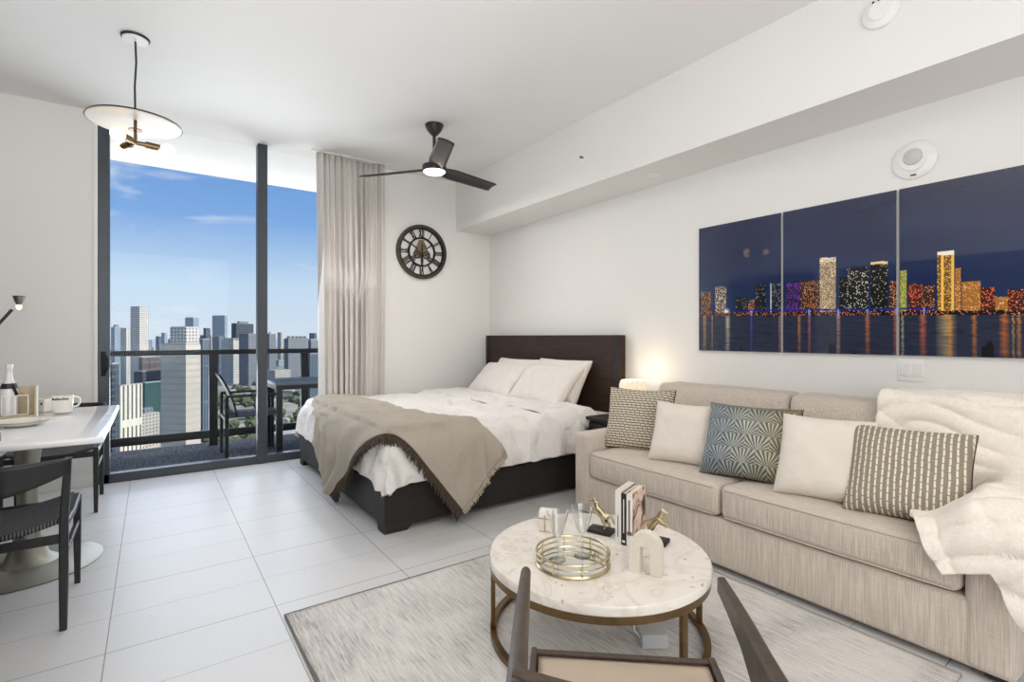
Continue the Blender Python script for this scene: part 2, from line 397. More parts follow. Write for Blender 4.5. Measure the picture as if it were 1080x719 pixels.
def building(x0, x1, xs, ytop, d, fc, label, crown=None, zb=GZ, name='building'):
    """tower seen between image columns x0..x1, nearest corner at xs, roof level ytop, at depth d"""
    k = (xs - 540) / F; c = Vector((k * d * CY + d * SY, -k * d * SY + d * CY, 0))
    top = EYE - (ytop - HY) * d / F
    los = c.normalized(); rt = Vector((los.y, -los.x, 0)); dist = c.length
    ang = lambda p: atan2((p - 540), F)
    wl = max((ang(xs) - ang(x0)) * dist, 1) * 1.41; wr = max((ang(x1) - ang(xs)) * dist, 1) * 1.41
    el = (-rt + los).normalized(); er = (rt + los).normalized()
    rz = atan2(er.y, er.x)
    b = thing(name, label, 'building', (c.x, c.y, zb), rz)
    H = top - zb
    MB().box(0, wr, 0, wl, 0, H).build('tower', FC[fc], b, smooth=0)
    r = MB(); r.box(wr * .02, wr * .98, wl * .02, wl * .98, H, H + .8)
    r.build('roof', FC['roof'], b, smooth=0)
    if crown == 'plant': MB().box(wr * .25, wr * .75, wl * .25, wl * .75, H + .8, H + 6).build('plant_room', FC['grey'], b, smooth=0)
    if crown == 'dome':
        MB().lathe([(min(wl, wr) * .4, 0), (min(wl, wr) * .36, 3), (min(wl, wr) * .2, 7), (0, 9)], 16, (wr / 2, wl / 2, H + .8)).build('dome', FC['plainwhite'], b)
    if crown == 'arch':
        n = 4
        for q in range(n):
            x = wr * (q + .5) / n; rr = wr / n * .45
            MB().tube([(x + rr * cos(t * pi / 8), 1, H + rr * 1.1 * sin(t * pi / 8)) for t in range(9)], 1.0, 6).build('roof_arch', FC['plainwhite'], b)
    if crown == 'fins':
        for q in range(5):
            x = wr * (q + .5) / 5
            MB().box(x - .8, x + .8, 0, wl * .8, H + .8, H + 6).build('roof_fin', FC['plainwhite'], b)
    if crown == 'frame':
        fr = MB()
        for q in range(4): fr.box(wr * q / 3 - .8 if q else 0, wr * q / 3 + .8, -.6, 0, H - 30, H)
        fr.box(0, wr, -.6, 0, H - 2, H); fr.box(0, wr, -.6, 0, H - 16, H - 14.5)
        fr.build('steel_frame', FC['brown'], b, smooth=0)
    return b
BL = [
 (137.4, 157, 147, 323.4, 900, 'white', 'tallest slim tower far left, dark left side and bright white right side', None),
 (117, 128, 121, 345, 1150, 'glass', 'pale hazy block cluster at far left beside the window jamb', 'plant'),
 (127, 142, 133, 346, 1050, 'white', 'pale low-topped tower just left of the slim tower', None),
 (116.5, 125.5, 118, 384, 300, 'dark', 'dark narrow slab edge close by the sliding door handle', None),
 (125, 151, 127, 407, 430, 'cream', 'cream ribbed office block with vertical window stripes', None),
 (141, 172, 150, 392, 560, 'dark', 'dark glazed tower behind the ribbed cream block', None),
 (146, 173, 150, 377, 620, 'brown', 'brown framed construction tower left of the big white tower', 'frame'),
 (150, 171, 153, 404, 520, 'teal', 'dark green glazed block between cream block and big white tower', None),
 (139, 169, 150, 438, 500, 'low', 'low grey podium building below the ribbed cream block', 'plant'),
 (168.6, 212, 196, 363.5, 260, 'plainwhite', 'huge plain off-white tower, nearest one beyond the balcony', None),
 (179, 210, 196, 345, 560, 'white', 'white tower rising behind the huge off-white one', None),
 (195, 210, 204, 335, 1000, 'glass', 'pale glass block topmost above the huge off-white tower', None),
 (211, 221.5, 214, 358, 560, 'blueglass', 'narrow blue glass tower against the railing post', None),
 (214.5, 222, 217, 346, 1200, 'dark', 'small dark far tower between two glass ones', None),
 (223.5, 240, 237, 332.7, 1500, 'glass', 'tall pale glass tower right of the railing post', None),
 (224, 236, 231, 355, 1250, 'blueglass', 'blue glazed tower at foot of the tall pale glass one', None),
 (234, 252, 246, 359, 1200, 'white', 'white tower with finned crown left of the dark stepped tower', 'fins'),
 (244, 268, 249, 341, 1350, 'dark', 'wide dark grey tower left of the window mullion', 'plant'),
 (252, 271, 262, 352, 1150, 'grey', 'mid grey tower just left of the mullion', None),
 (280.5, 291, 284, 352, 1500, 'grey', 'grey tower with pale dome right of the mullion', 'dome'),
 (289, 303, 294, 380, 1900, 'glass', 'hazy far block between domed tower and wide grey tower', None),
 (299.5, 326, 304, 357, 1250, 'grey', 'wide grey tower with a row of roof fins behind railing post', 'fins'),
 (325, 339, 328, 359, 1400, 'grey', 'grey tower with arched crown beside the curtain', 'arch'),
 (325, 342, 327, 373, 900, 'blueglass', 'striped white and blue tower beside the curtain', None),
 (282, 307, 290, 391, 1150, 'low', 'low pale office block below the domed tower', None),
 (243, 262, 250, 390, 1250, 'low', 'low pale block below the dark grey tower behind balcony chair', None),
 (210, 224, 216, 428, 640, 'low', 'low pale block beside foot of huge off-white tower', None),
]
for x0, x1, xs, yt, d, fc, lab, crown in BL: building(x0, x1, xs, yt, d, fc, lab, crown)
rb = random.Random(11)
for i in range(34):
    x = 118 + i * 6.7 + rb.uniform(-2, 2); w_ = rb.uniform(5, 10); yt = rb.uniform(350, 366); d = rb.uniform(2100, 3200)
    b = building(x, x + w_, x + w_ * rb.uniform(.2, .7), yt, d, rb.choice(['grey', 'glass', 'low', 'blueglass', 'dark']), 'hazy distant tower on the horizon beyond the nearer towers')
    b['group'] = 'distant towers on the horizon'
FOOT = []
for o_ in list(COL.objects):
    if o_.get('category') == 'building': FOOT.append((o_.location.x, o_.location.y, 45 if o_.location.y < 1000 else 60))
def free(p, r):
    for x, y, q in FOOT:
        if hypot(p.x - x, p.y - y) < r + q: return False
    FOOT.append((p.x, p.y, r)); return True
for i in range(90):   # low roofs in the green quarter
    px = random.uniform(224, 338); y = random.uniform(402, 462)
    p = at(px, y, GZ); s = random.uniform(12, 34)
    if not free(p, s * .75): continue
    hh = random.uniform(4, 11)
    b = tag(MB().box(-s / 2, s / 2, -s * .35, s * .35, 0, hh).prism([(-s / 2 - .5, hh), (s / 2 + .5, hh), (s / 2 * .6, hh + 2), (-s / 2 * .6, hh + 2)], 'y', -s * .38, s * .38).build('house', FC['low'], smooth=0), 'small pale low-rise house among the distant trees', 'building', 'low-rise houses far below the balcony')
    b.location = (p.x, p.y, GZ); b.rotation_euler = (0, 0, random.uniform(0, 3))
M['leaf'] = plain('tree_foliage', (92, 99, 70), .9, var=.4, sc=.4)
def crown_mesh(seed):
    mb = MB(); bmesh.ops.create_icosphere(mb.bm, subdivisions=3, radius=1)
    for v in mb.bm.verts:
        n = noise.noise(v.co * 2.2 + Vector((seed, 0, 0))) * .5 + noise.noise(v.co * 6 + Vector((seed, 3, 0))) * .2
        v.co = v.co * (1 + n); v.co.z = v.co.z * .75 + .8
    return mb
tr0 = None; NT = 0
for i in range(1500):
    px = random.uniform(118, 342); y = random.uniform(398, 475)
    p = at(px, y, GZ); s = random.uniform(6, 12)
    if not free(p, s * 1.3) or NT >= 280: continue
    NT += 1
    if tr0 is None:
        tr0 = tag(crown_mesh(1).build('tree', M['leaf']), 'round green tree crown far below between buildings', 'tree', 'trees far below the balcony'); t = tr0
    else: t = tr0.copy(); COL.objects.link(t)
    t.location = (p.x, p.y, GZ); t.scale = (s, s, s); t.rotation_euler = (0, 0, random.uniform(0, 6))
m = Mt('city_ground', (150, 150, 140), .95); vo = m.n('ShaderNodeTexVoronoi'); vo.inputs['Scale'].default_value = .02; m.l(m.coords(), vo.inputs['Vector'])
rc = m.n('ShaderNodeSeparateColor'); m.l(vo.outputs['Color'], rc.inputs[0])
m.base(m.ramp(rc.outputs[0], [(.0, srgb(88, 104, 64)), (.3, srgb(120, 124, 88)), (.45, srgb(186, 180, 164)), (.65, srgb(150, 146, 138)), (.8, srgb(206, 196, 172)), (1, srgb(104, 118, 78))]))
gp = MB().box(-4000, 4000, 30, 6000, GZ - 1, GZ).build('city_ground', m.m, smooth=0); struct(gp)
gp = MB().box(-12000, 12000, 6000, 24000, GZ - 1, GZ).build('distant_bay', plain('bay_water_haze', (176, 190, 200), .4, sc=.001), smooth=0); struct(gp)  # distant haze is put into the pale water colour

# ================================================================== CURTAIN
def curt(u, v):
    zt = CH - .015 - v * (CH - .035); spread = 1 - .11 * sin(min(v * 1.2, 1) * pi / 2)
    x = 1.32 + (1 - spread) * .5 * .5 + u * (2.005 - 1.32) * (1 - .06 * v)
    ph = u * 2 * pi * 12.5
    a = .036 + .018 * sin(u * 21 + 1) + .008 * sin(v * 5 + u * 9)
    return Vector((x + .014 * sin(ph * 2 + v * 1.5), 5.17 + a * sin(ph + .5 * sin(v * 3 + u * 7)), zt))
c = thing('curtain', 'long beige pleated curtain from ceiling to floor beside the window', 'curtain', (0, 0, 0))
o = MB().grid(curt, 220, 30).build('curtain_panel', M['curtain'], c, 80, fix=False); modif(o, 'SOLIDIFY', thickness=.003)
MB().box(1.27, 2.04, 5.14, 5.20, CH - .012, CH - .0005).build('curtain_track', M['white'], c)

# ================================================================== CEILING FIXTURES
# pendant
PX, PY = -.08, 3.855
p = thing('pendant_light', 'disc pendant lamp with three lit bulbs hanging from a black cord', 'lamp', (PX, PY, CH))
MB().lathe([(0, 0), (.074, 0), (.074, -.006), (.07, -.012), (0, -.012)], 40).build('canopy', M['black'], p)
MB().lathe([(.066, -.0125), (.064, -.022), (.02, -.026), (0, -.026)], 40).build('canopy_cover', M['white'], p)
MB().tube([(0, 0, -.02), (.004, 0, -.15), (-.003, .002, -.3), (0, 0, -.505)], .0055, 8).build('cord', M['black'], p)
m = Mt('disc_white_enamel', (220, 213, 203), .35); M['enamel'] = m.m
MB().lathe([(0, -.493), (.235, -.518), (.24, -.524), (.235, -.528), (0, -.503)], 96).build('disc_shade', M['enamel'], p)
MB().lathe([(0, -.485), (.238, -.514), (.244, -.524), (.242, -.524), (.237, -.5195), (0, -.491)], 96).build('shade_back', M['black'], p)
s_ = MB().tube([(0, 0, -.47), (0, 0, -.64)], .0085, 10)
s_.lathe([(0, -.56), (.035, -.56), (.035, -.565), (0, -.565)], 24)
s_.build('stem', M['goldd'], p)
for k in range(3):
    a = R(1 + 120 * k); dx, dy = cos(a), sin(a)
    o = MB().tube([(0, 0, -.64), (dx * .05, dy * .05, -.64), (dx * .051, dy * .051, -.64), (dx * .125, dy * .125, -.645)], [.012, .014, .02, .02], 16).build('socket', M['goldd'], p)
    b = MB().lathe([(0, -.04), (.018, -.036), (.034, -.018), (.038, 0), (.034, .018), (.02, .034), (.014, .05), (0, .05)], 24, M=Matrix.Translation((dx * .162, dy * .162, -.65)) @ Vector((0, 0, 1)).rotation_difference(Vector((-dx, -dy, 0))).to_matrix().to_4x4()).build('bulb', M['bulb'], p)
# fan
FX, FY = 1.985, 3.96
fz = 2.63
fn = thing('ceiling_fan', 'black three-blade ceiling fan with round lit centre light', 'fan', (FX, FY, CH))
MB().lathe([(0, 0), (.078, 0), (.078, -.012), (.06, -.05), (.025, -.09), (0, -.092)], 40).build('canopy', M['black'], fn)
MB().tube([(0, 0, -.08), (0, 0, -.28)], .014, 12).build('downrod', M['black'], fn)
dz = fz - CH
MB().lathe([(0, .10), (.03, .1), (.045, .06), (.10, .04), (.105, .0), (.10, -.012), (.096, -.012), (.0, -.01)], 48, (0, 0, dz)).build('motor_housing', M['black'], fn)
MB().lathe([(0, -.036), (.04, -.034), (.075, -.026), (.093, -.012), (.09, -.008), (0, -.008)], 48, (0, 0, dz)).build('light_diffuser', M['fanlight'], fn)
mb_ = Mt('blade_black', (36, 35, 35), .38); mbm = mb_.m
for k in range(3):
    # directions measured in camera frame, turned to world
    th = R(-73.7 + 120 * k) - R(YAW)
    Mx = Matrix.Translation((0, 0, dz + .012)) @ Matrix.Rotation(th, 4, 'Z') @ Matrix.Rotation(R(-16), 4, 'X')
    b = MB()
    def bl(u, v):
        x = .07 + u * .62; wd = .055 + .022 * min(u * 5, 1) - .012 * u
        return Vector((x, (v - .5) * 2 * wd * (1 if u < .97 else .93), .008 * sin(pi * v) - .01 * u))
    b.grid(bl, 24, 9); b.xf(Mx)
    o = b.build('blade', mbm, fn, 60, fix=False); modif(o, 'SOLIDIFY', thickness=.009)
light('fan_glow', 'AREA', (FX, FY, fz - .045), 13, (1, .95, .89), .17, aim=(FX, FY, 0))
# detectors
def onbeam(px, py, X): return onX(px, py, X)
q = onX(930, 13, 2.94)
Mw = Matrix.Translation(q) @ Matrix.Rotation(R(-90), 4, 'Y')
sd = thing('smoke_detector', 'round white smoke detector high on the face of the ceiling beam', 'smoke detector', q)
MR = Matrix.Rotation(R(-90), 4, 'Y')
MB().lathe([(0, 0), (.078, 0), (.08, .012), (.076, .02), (.05, .03), (.045, .04), (0, .042)], 48, M=MR).build('body', M['white'], sd)
s_ = MB()
for a, rr in ((1.1, .055), (2.2, .055), (1.6, .045)): s_.box(-.0445 if rr < .05 else -.036, -.02, rr * cos(a) - .004, rr * cos(a) + .004, rr * sin(a) - .004, rr * sin(a) + .004)
s_.build('vent_slots', M['black'], sd)
q = onX(965, 169, XR)
sa = thing('alarm_strobe', 'round white alarm with grey dome centre on the wall above prints', 'alarm', q)
MB().lathe([(0, 0), (.1, 0), (.102, .012), (.095, .02), (.062, .026), (.06, .034), (0, .036)], 48, M=MR).build('body', M['white'], sa)
MB().lathe([(.045, .034), (.04, .046), (.02, .052), (0, .053)], 32, M=MR @ Matrix.Translation((.012, 0, 0))).build('sensor_dome', plain('grey_lens', (196, 196, 194), .2), sa)
MB().box(-.03, -.02, -.012, .012, -.088, -.082).build('indicator', M['black'], sa)
q = onX(615.5, 166.5, 2.94)
sp_ = thing('sidewall_sprinkler', 'tiny chrome sprinkler head on the beam face', 'sprinkler', q)
MB().lathe([(0, 0), (.028, 0), (.026, .006), (.0, .008)], 24, M=MR).build('escutcheon', M['white'], sp_)
MB().lathe([(.008, .006), (.007, .03), (.012, .034), (0, .036)], 16, M=MR).build('sprinkler_nozzle', M['goldd'], sp_)
kx = (689 - 540) / F; Yq = 3.17 * (CY - kx * SY) / (SY + kx * CY)
sp2 = tag(MB().lathe([(0, 0), (.045, 0), (.044, -.006), (.03, -.012), (0, -.013)], 32, (3.17, Yq, 2.452)).build('concealed_sprinkler', M['white']), 'white round sprinkler cap under the ceiling beam', 'sprinkler')
# switch
q = onX(961, 390, XR)
sw = thing('light_switch', 'white double rocker light switch below the night skyline prints', 'switch', q)
MB().box(-.006, 0, -.062, .062, -.062, .062, bev=.002).build('plate', M['white'], sw)
for dy in (-.028, .028): MB().box(-.011, -.005, dy - .018, dy + .018, -.036, .036, bev=.002).build('rocker', plain('switch_rocker', (228, 227, 224), .4), sw)

# ================================================================== CLOCK
q = onY(444, 266, YB)
ck = thing('wall_clock', 'round skeleton wall clock with roman numerals and exposed gears', 'clock', (q.x, YB - .012, q.z))
def flat(mb, fn_): return mb
MC = Matrix.Rotation(R(90), 4, 'X')   # lathe axis -> -Y
def ring(r0, r1, t, m, name, z0=0, par=ck):
    return MB().lathe([(r0, z0), (r1, z0), (r1, z0 + t), (r0, z0 + t)], 64, M=MC, closed=True).build(name, m, par)
ring(.272, .305, .028, M['bronze'], 'outer_ring'); ring(.256, .273, .02, M['clockdark'], 'outer_rim')
ring(.148, .166, .02, M['clockdark'], 'inner_ring')
nums = ['XII', 'I', 'II', 'III', 'IIII', 'V', 'VI', 'VII', 'VIII', 'IX', 'X', 'XI']
nm = {'I': .016, 'V': .034, 'X': .036}
for i, s in enumerate(nums):
    a = -2 * pi * i / 12; mb = MB(); wtot = sum(nm[c] for c in s); x = -wtot / 2
    Mn = Matrix.Rotation(-a, 4, 'Y')
    def stroke(xa, ra, xb, rb, t):
        mb.bar([(xa, -.006, ra), (xb, -.006, rb)], t, .012, up=(0, 1, 0))
    for c in s:
        wc = nm[c]
        if c == 'I': stroke(x + wc / 2, .163, x + wc / 2, .262, .0075)
        if c == 'V': stroke(x + wc / 2, .163, x + .004, .262, .010); stroke(x + wc / 2, .163, x + wc - .004, .262, .006)
        if c == 'X': stroke(x + wc - .004, .163, x + .004, .262, .010); stroke(x + .004, .163, x + wc - .004, .262, .006)
        x += wc
    mb.xf(Mn); mb.build('numeral', M['clockdark'], ck)
def gear(cx, cz, r, teeth, y, name, m=M['bronze'], hole=.6):
    mb = MB(); n = teeth * 4
    def ringpts(rf): return [Vector((cx + rf(k) * cos(2 * pi * k / n), y, cz + rf(k) * sin(2 * pi * k / n))) for k in range(n)]
    o_ = ringpts(lambda k: r * (1.0 if k % 4 < 2 else .88)); i_ = ringpts(lambda k: r * hole)
    for yy in (0, 1):
        pass
    A = [mb.bm.verts.new(v) for v in o_]; B = [mb.bm.verts.new(v) for v in i_]
    C_ = [mb.bm.verts.new(v + Vector((0, .006, 0))) for v in o_]; D = [mb.bm.verts.new(v + Vector((0, .006, 0))) for v in i_]
    for k in range(n):
        j = (k + 1) % n
        mb.bm.faces.new((A[k], A[j], B[j], B[k])); mb.bm.faces.new((C_[k], C_[j], A[j], A[k])); mb.bm.faces.new((D[k], D[j], B[j], B[k])); mb.bm.faces.new((C_[k], D[k], D[j], C_[j]))
    for k in range(4):
        a = k * pi / 2 + .4
        mb.bar([(cx, y + .003, cz), (cx + r * (hole + .05) * cos(a), y + .003, cz + r * (hole + .05) * sin(a))], .007, .005, up=(0, 1, 0))
    mb.build(name, m, ck)
M['brassdull'] = plain('dull_brass', (138, 124, 100), .45, .7, var=.25, sc=50)
pl = MB().prism([(-.03, .135), (.03, .135), (.06, .06), (.10, -.02), (.085, -.06), (.04, -.035), (.0, -.09), (-.04, -.035), (-.085, -.06), (-.10, -.02), (-.06, .06)], 'y', -.004, .0).build('gear_plate', M['brassdull'], ck)
gear(-.055, -.03, .05, 14, -.014, 'gear'); gear(.055, -.03, .05, 14, -.014, 'gear'); gear(0, .05, .06, 18, -.018, 'gear', M['brassdull'])
gear(-.10, -.075, .03, 10, -.008, 'gear'); gear(.10, -.075, .03, 10, -.008, 'gear')
MB().bar([(0, -.024, -.01), (0, -.024, .12)], [.012, .004], .004, up=(0, 1, 0)).build('hour_hand', M['clockdark'], ck)
MB().bar([(0, -.028, .02), (.002, -.028, -.1), (.003, -.028, -.235)], [.006, .014, .004], .004, up=(0, 1, 0)).build('minute_hand', M['clockdark'], ck)
mb = MB()
for a in (R(35), R(145), R(270)): mb.bar([(.03 * cos(a), .0, .03 * sin(a)), (.16 * cos(a), .0, .16 * sin(a))], .012, .01, up=(0, 1, 0))
mb.build('spider_arm', M['clockdark'], ck)

# ================================================================== WALL PRINTS (night skyline on three gloss panels)
rnd = random.Random(3)
def fx(cx): return (2.33 - onX(cx / 3 + 730, 300, 3.395).y)     # crop x -> metres along the prints
BLD = []
for a, b, t, kind in [(30, 62, 412, 'o'), (76, 110, 397, 'w'), (140, 175, 430, 'd'), (180, 200, 440, 'o'), (205, 236, 392, 'd'), (250, 290, 385, 'fr'), (300, 343, 384, 'p'), (345, 403, 378, 'o'),
                      (405, 458, 305, 'cream'), (468, 492, 366, 'd'), (492, 560, 338, 'dd'), (567, 622, 318, 'gt'), (625, 655, 378, 'o'), (660, 682, 345, 'yg'), (686, 730, 388, 'r'), (730, 770, 395, 'o'),
                      (778, 832, 285, 'gold'), (834, 852, 338, 'or'), (855, 915, 380, 'or'), (916, 960, 400, 'r'), (960, 1000, 428, 'or'), (1000, 1060, 405, 'r'), (1060, 1120, 370, 'o'), (1120, 1200, 400, 'r')]:
    mid = (a + b) / 2; zt = onX(mid / 3 + 730, t / 3 + 170, 3.395).z
    BLD.append((fx(a), fx(b), zt - 1.097 + .03 * fx(mid) - .021, kind))
WL = .24
REF = [(fx(c), w_, col) for c, w_, col in [(42, .02, (230, 170, 90)), (66, .006, (240, 200, 120)), (115, .022, (250, 235, 190)), (190, .009, (110, 70, 220)), (280, .010, (240, 150, 130)), (341, .012, (250, 140, 70)), (373, .010, (230, 110, 100)),
       (465, .013, (240, 170, 130)), (557, .014, (240, 120, 60)), (646, .012, (240, 110, 60)), (668, .008, (220, 210, 140)), (732, .018, (250, 110, 60)), (806, .045, (225, 190, 120)), (818, .012, (255, 150, 40)), (895, .012, (250, 130, 50)), (990, .02, (250, 120, 40)), (1018, .006, (240, 180, 70)), (1036, .01, (250, 150, 60)), (1100, .02, (250, 130, 60))]]
PAL = {'o': (60, 38, 30), 'w': (90, 80, 78), 'd': (16, 18, 30), 'dd': (22, 24, 26), 'fr': (26, 30, 44), 'p': (40, 20, 60), 'cream': (150, 128, 100), 'gt': (16, 18, 22), 'yg': (150, 150, 70), 'r': (70, 32, 26), 'gold': (120, 80, 34), 'or': (170, 110, 50)}
LIT = {'o': (240, 160, 110), 'w': (250, 230, 200), 'd': (190, 180, 160), 'dd': (230, 230, 200), 'fr': (190, 200, 220), 'p': (150, 70, 220), 'cream': (255, 230, 190), 'gt': (210, 200, 160), 'yg': (220, 230, 120), 'r': (255, 120, 70), 'gold': (255, 200, 90), 'or': (255, 190, 100)}
DEN = {'o': .4, 'w': .5, 'd': .12, 'dd': .28, 'fr': .15, 'p': .35, 'cream': .5, 'gt': .15, 'yg': .4, 'r': .4, 'gold': .5, 'or': .4}
def art(s, z):
    z += .03 * s - .021
    if z > WL:
        g = (z - WL) / (.92 - WL); n = noise.noise(Vector((s * 2.2, z * 6, 1)))
        c = [16 + 12 * g + 10 * n, 34 + 8 * (1 - g) + 10 * n, 70 + 16 * (1 - g) + 10 * n]
        for a, b, t, kd in BLD:
            if a <= s <= b and z <= t:
                c = list(PAL[kd]); i, j = int((s - a) / .0085), int(z / .0085)
                if rnd.random() < DEN[kd] * .38: c = list(LIT[kd])
                if kd in ('gold',) and int((s - a) / .014) % 3 == 1: c = [250, 200, 90]
                if kd == 'fr' and ((s - a) < .008 or b - s < .008): c = [200, 205, 215]
                if kd == 'gt' and t - z < .014: c = [240, 210, 140]
                if kd == 'gold' and t - z < .02: c = [255, 245, 225]
                if kd == 'cream' and t - z < .03 and rnd.random() < .5: c = [255, 240, 210]
        if abs(s - fx(112)) < .03 and abs(z - WL - .03) < .03:
            q_ = hypot(s - fx(112), z - WL - .03)
            if q_ < .03: k_ = 1 - q_ / .03; c = [c[0] + 255 * k_, c[1] + 235 * k_, c[2] + 190 * k_]
        if z < WL + .022: c = [8, 9, 20] if rnd.random() > .15 else [rnd.choice((230, 255)), rnd.randint(90, 180), rnd.randint(30, 120)]
        if fx(130) < s < fx(770) and abs(z - WL - .034) < .005: c = [30, 36, 130]
        for cc in (190, 465, 557, 648, 372, 735):
            if abs(s - fx(cc)) < .005 and WL < z < WL + .036: c = [120, 150, 240]
    else:
        n = noise.noise(Vector((s * 5, z * 80, 2))) * .5 + noise.noise(Vector((s * 20, z * 160, 5))) * .5
        c = [38 + 16 * n, 44 + 16 * n, 66 + 18 * n]
        for a, w_, col in REF:
            q_ = abs(s - a + .004 * noise.noise(Vector((a, z * 90, 0))))
            if q_ < w_:
                k_ = (1 - q_ / w_) ** .7 * (.65 + .5 * n) * (.55 + .45 * z / WL)
                c = [c[i] * (1 - k_) + col[i] * k_ * 1.05 for i in range(3)]
        for cc, top in ((440, .07), (450, .065), (518, .018), (935, .10), (945, .11), (925, .08), (952, .09), (160, .015)):
            if abs(s - fx(cc)) < .007 and z < top: c = [10, 11, 16]
    f = lambda v: srgb(*(max(0, min(255, x)) for x in v))
    return f(c)
m = Mt('gloss_print', (20, 30, 60), .25, Coat_Weight=.8, Coat_Roughness=.02); va = m.n('ShaderNodeVertexColor'); va.layer_name = 'print'
m.base(va.outputs[0]); M['print'] = m.m
XP = 3.385
def canvas(y1, y0, label):
    t = thing('wall_print', label, 'picture', (XR, (y0 + y1) / 2, 1.097), group='night skyline prints above the sofa')
    W_ = y1 - y0; nu = int(W_ / .0038); nv = int(.92 / .0045)
    MB().box(XP + .003 - XR, -.001, -W_ / 2, W_ / 2, 0, .92).build('panel_edge', M['white'], t, smooth=0)
    mb = MB(); L = mb.bm.loops.layers.float_color.new('print')
    V = [[mb.bm.verts.new((XP - XR, W_ / 2 - W_ * i / nu, .92 * j / nv)) for j in range(nv + 1)] for i in range(nu + 1)]
    for i in range(nu):
        for j in range(nv):
            fc = mb.bm.faces.new((V[i][j], V[i + 1][j], V[i + 1][j + 1], V[i][j + 1]))
            s = 2.33 - y1 + W_ * (i + .5) / nu; z = .92 * (j + .5) / nv; c_ = art(s, z)
            for lp in fc.loops: lp[L] = c_
    mb.build('print_face', M['print'], t, smooth=0, fix=False)
canvas(2.33, 1.712, 'leftmost of three glossy night skyline panels on the right wall')
canvas(1.700, 1.076, 'middle glossy night skyline panel showing the tall cream-lit tower')
canvas(1.064, .43, 'rightmost glossy night skyline panel with gold-lit tower, cut by frame')

# ================================================================== BED
bed = thing('bed', 'dark wood king bed with tall headboard against the right wall', 'bed', (0, 0, 0))
bx0, bx1, by0, by1, bz = 1.15, 3.30, 2.96, 5.10, .272
def apron(a0, a1, foot=.13, z0=.04, zt=bz):
    return [(a0, 0), (a0 + foot, 0), (a0 + foot + .012, .02), (a0 + foot + .03, z0), (a1 - foot - .03, z0), (a1 - foot - .012, .02), (a1 - foot, 0), (a1, 0), (a1, zt), (a0, zt)]
MB().prism(apron(by0, by1, .10, .055), 'x', bx0, bx0 + .05).build('footboard', M['bedwood'], bed, 30)
MB().prism(apron(bx0 + .05, bx1, .10, .035), 'y', by0, by0 + .045).build('side_rail', M['bedwood'], bed, 30)
MB().prism(apron(bx0 + .05, bx1, .10, .035), 'y', by1 - .045, by1).build('side_rail', M['bedwood'], bed, 30)
hb = MB().box(bx1 + .005, bx1 + .085, 3.06, 5.20, 0, 1.215, bev=.006).build('headboard', M['headwood'], bed)
hb2 = MB().box(bx1 - .004, bx1 + .004, 3.06, 3.12, .1, 1.215, bev=.002).box(bx1 - .004, bx1 + .004, 5.14, 5.20, .1, 1.215, bev=.002)
for k in range(1, 5): hb2.box(bx1 + .002, bx1 + .006, 3.12, 5.14, .25 + k * .19, .252 + k * .19)
hb2.build('headboard_frame', M['bedwood'], hb)
ma = tag(MB().box(bx0 + .06, bx1 - .002, by0 + .05, by1 - .05, .12, .54, bev=.06, seg=4).build('mattress', M['sheet']), 'white mattress under the duvet in the dark wood bed frame', 'mattress')
# duvet: rolled over foot and near/far sides
FXE, NYE, FYE, TOPZ = bx0 + .12, by0 + .10, by1 - .10, .60
def drape(a, b, off=0.0, r=.10, top=TOPZ, flare=.0, maxdrop=9):
    """a: run along X (below FXE hangs over foot); b: run along Y"""
    oa = max(0, FXE - a); ob = max(0, NYE - b); oc = max(0, b - FYE)
    sx, sy = -oa, (-ob if ob > 0 else oc); o = hypot(sx, sy)
    x = max(a, FXE); y = min(max(b, NYE), FYE); z = top + off
    rr = r + off
    if o > 1e-6:
        dx, dy = sx / o, sy / o; q = rr * pi / 2
        if o < q: h_, dr = rr * sin(o / rr), rr * (1 - cos(o / rr))
        else: h_, dr = rr + flare * (o - q), rr + (o - q)
        x += dx * h_; y += dy * h_; z -= min(dr, maxdrop)
    return Vector((x, y, z)), o
def nz3(x, y, z=0): return noise.noise(Vector((x, y, z)))
def duvet(u, v):
    a = FXE - .36 + u * (2.78 - FXE + .36); b = NYE - .36 + v * (FYE - NYE + .72)
    P, o = drape(a, b, 0, .12, flare=.16)
    big = nz3(a * 2.2, b * 2.2, 1) * .022 + nz3(a * 6, b * 4 + nz3(a * 3, b * 3, 9) * 1.5, 4) * .03 
    fold = (1 - abs(nz3(a * 3.2 + b * 1.5, b * 3.5 - a, 7)) * 2.2); big += max(0, fold) ** 3 * .022
    if u > .93: big += .03 * (1 - abs((u - .965) / .035))
    P.z += big if o < .1 else big * .4
    if o > .05:
        nn = Vector((P.x - max(a, FXE), P.y - min(max(b, NYE), FYE), 0))
        if nn.length > 1e-5:
            nn.normalize(); per = (a * 1 if abs(nn.y) > abs(nn.x) else b)
            w_ = sin(per * 26 + 4 * nz3(per * 3, 0, 3)) * .014 + nz3(a * 7, b * 7, 5) * .020 + .028
            P += nn * w_ * min(1, (o - .05) * 6)
    # tuck down inside the frame
    if P.z < .27: P.z = .27 - (.27 - P.z) * .15; 
    lim = .262
    inx = (P.x < bx0 + .05); iny = (P.y < by0 + .045) or (P.y > by1 - .045)
    if P.z < lim + .014 and (inx or iny): P.z = max(P.z, .246 + .008 * nz3(a * 9, b * 9, 2)) if (P.x < bx0 - .012 or P.y < by0 - .012) else lim + .014
    P.x = max(P.x, bx0 - .05); P.y = min(P.y, 5.115) 
    return P
d_ = tag(MB().grid(duvet, 190, 210).build('duvet', M['sheet'], None, 80, fix=False), 'rumpled white duvet spread over the bed down to the frame', 'duvet')
modif(d_, 'SOLIDIFY', thickness=.018, offset=-1)
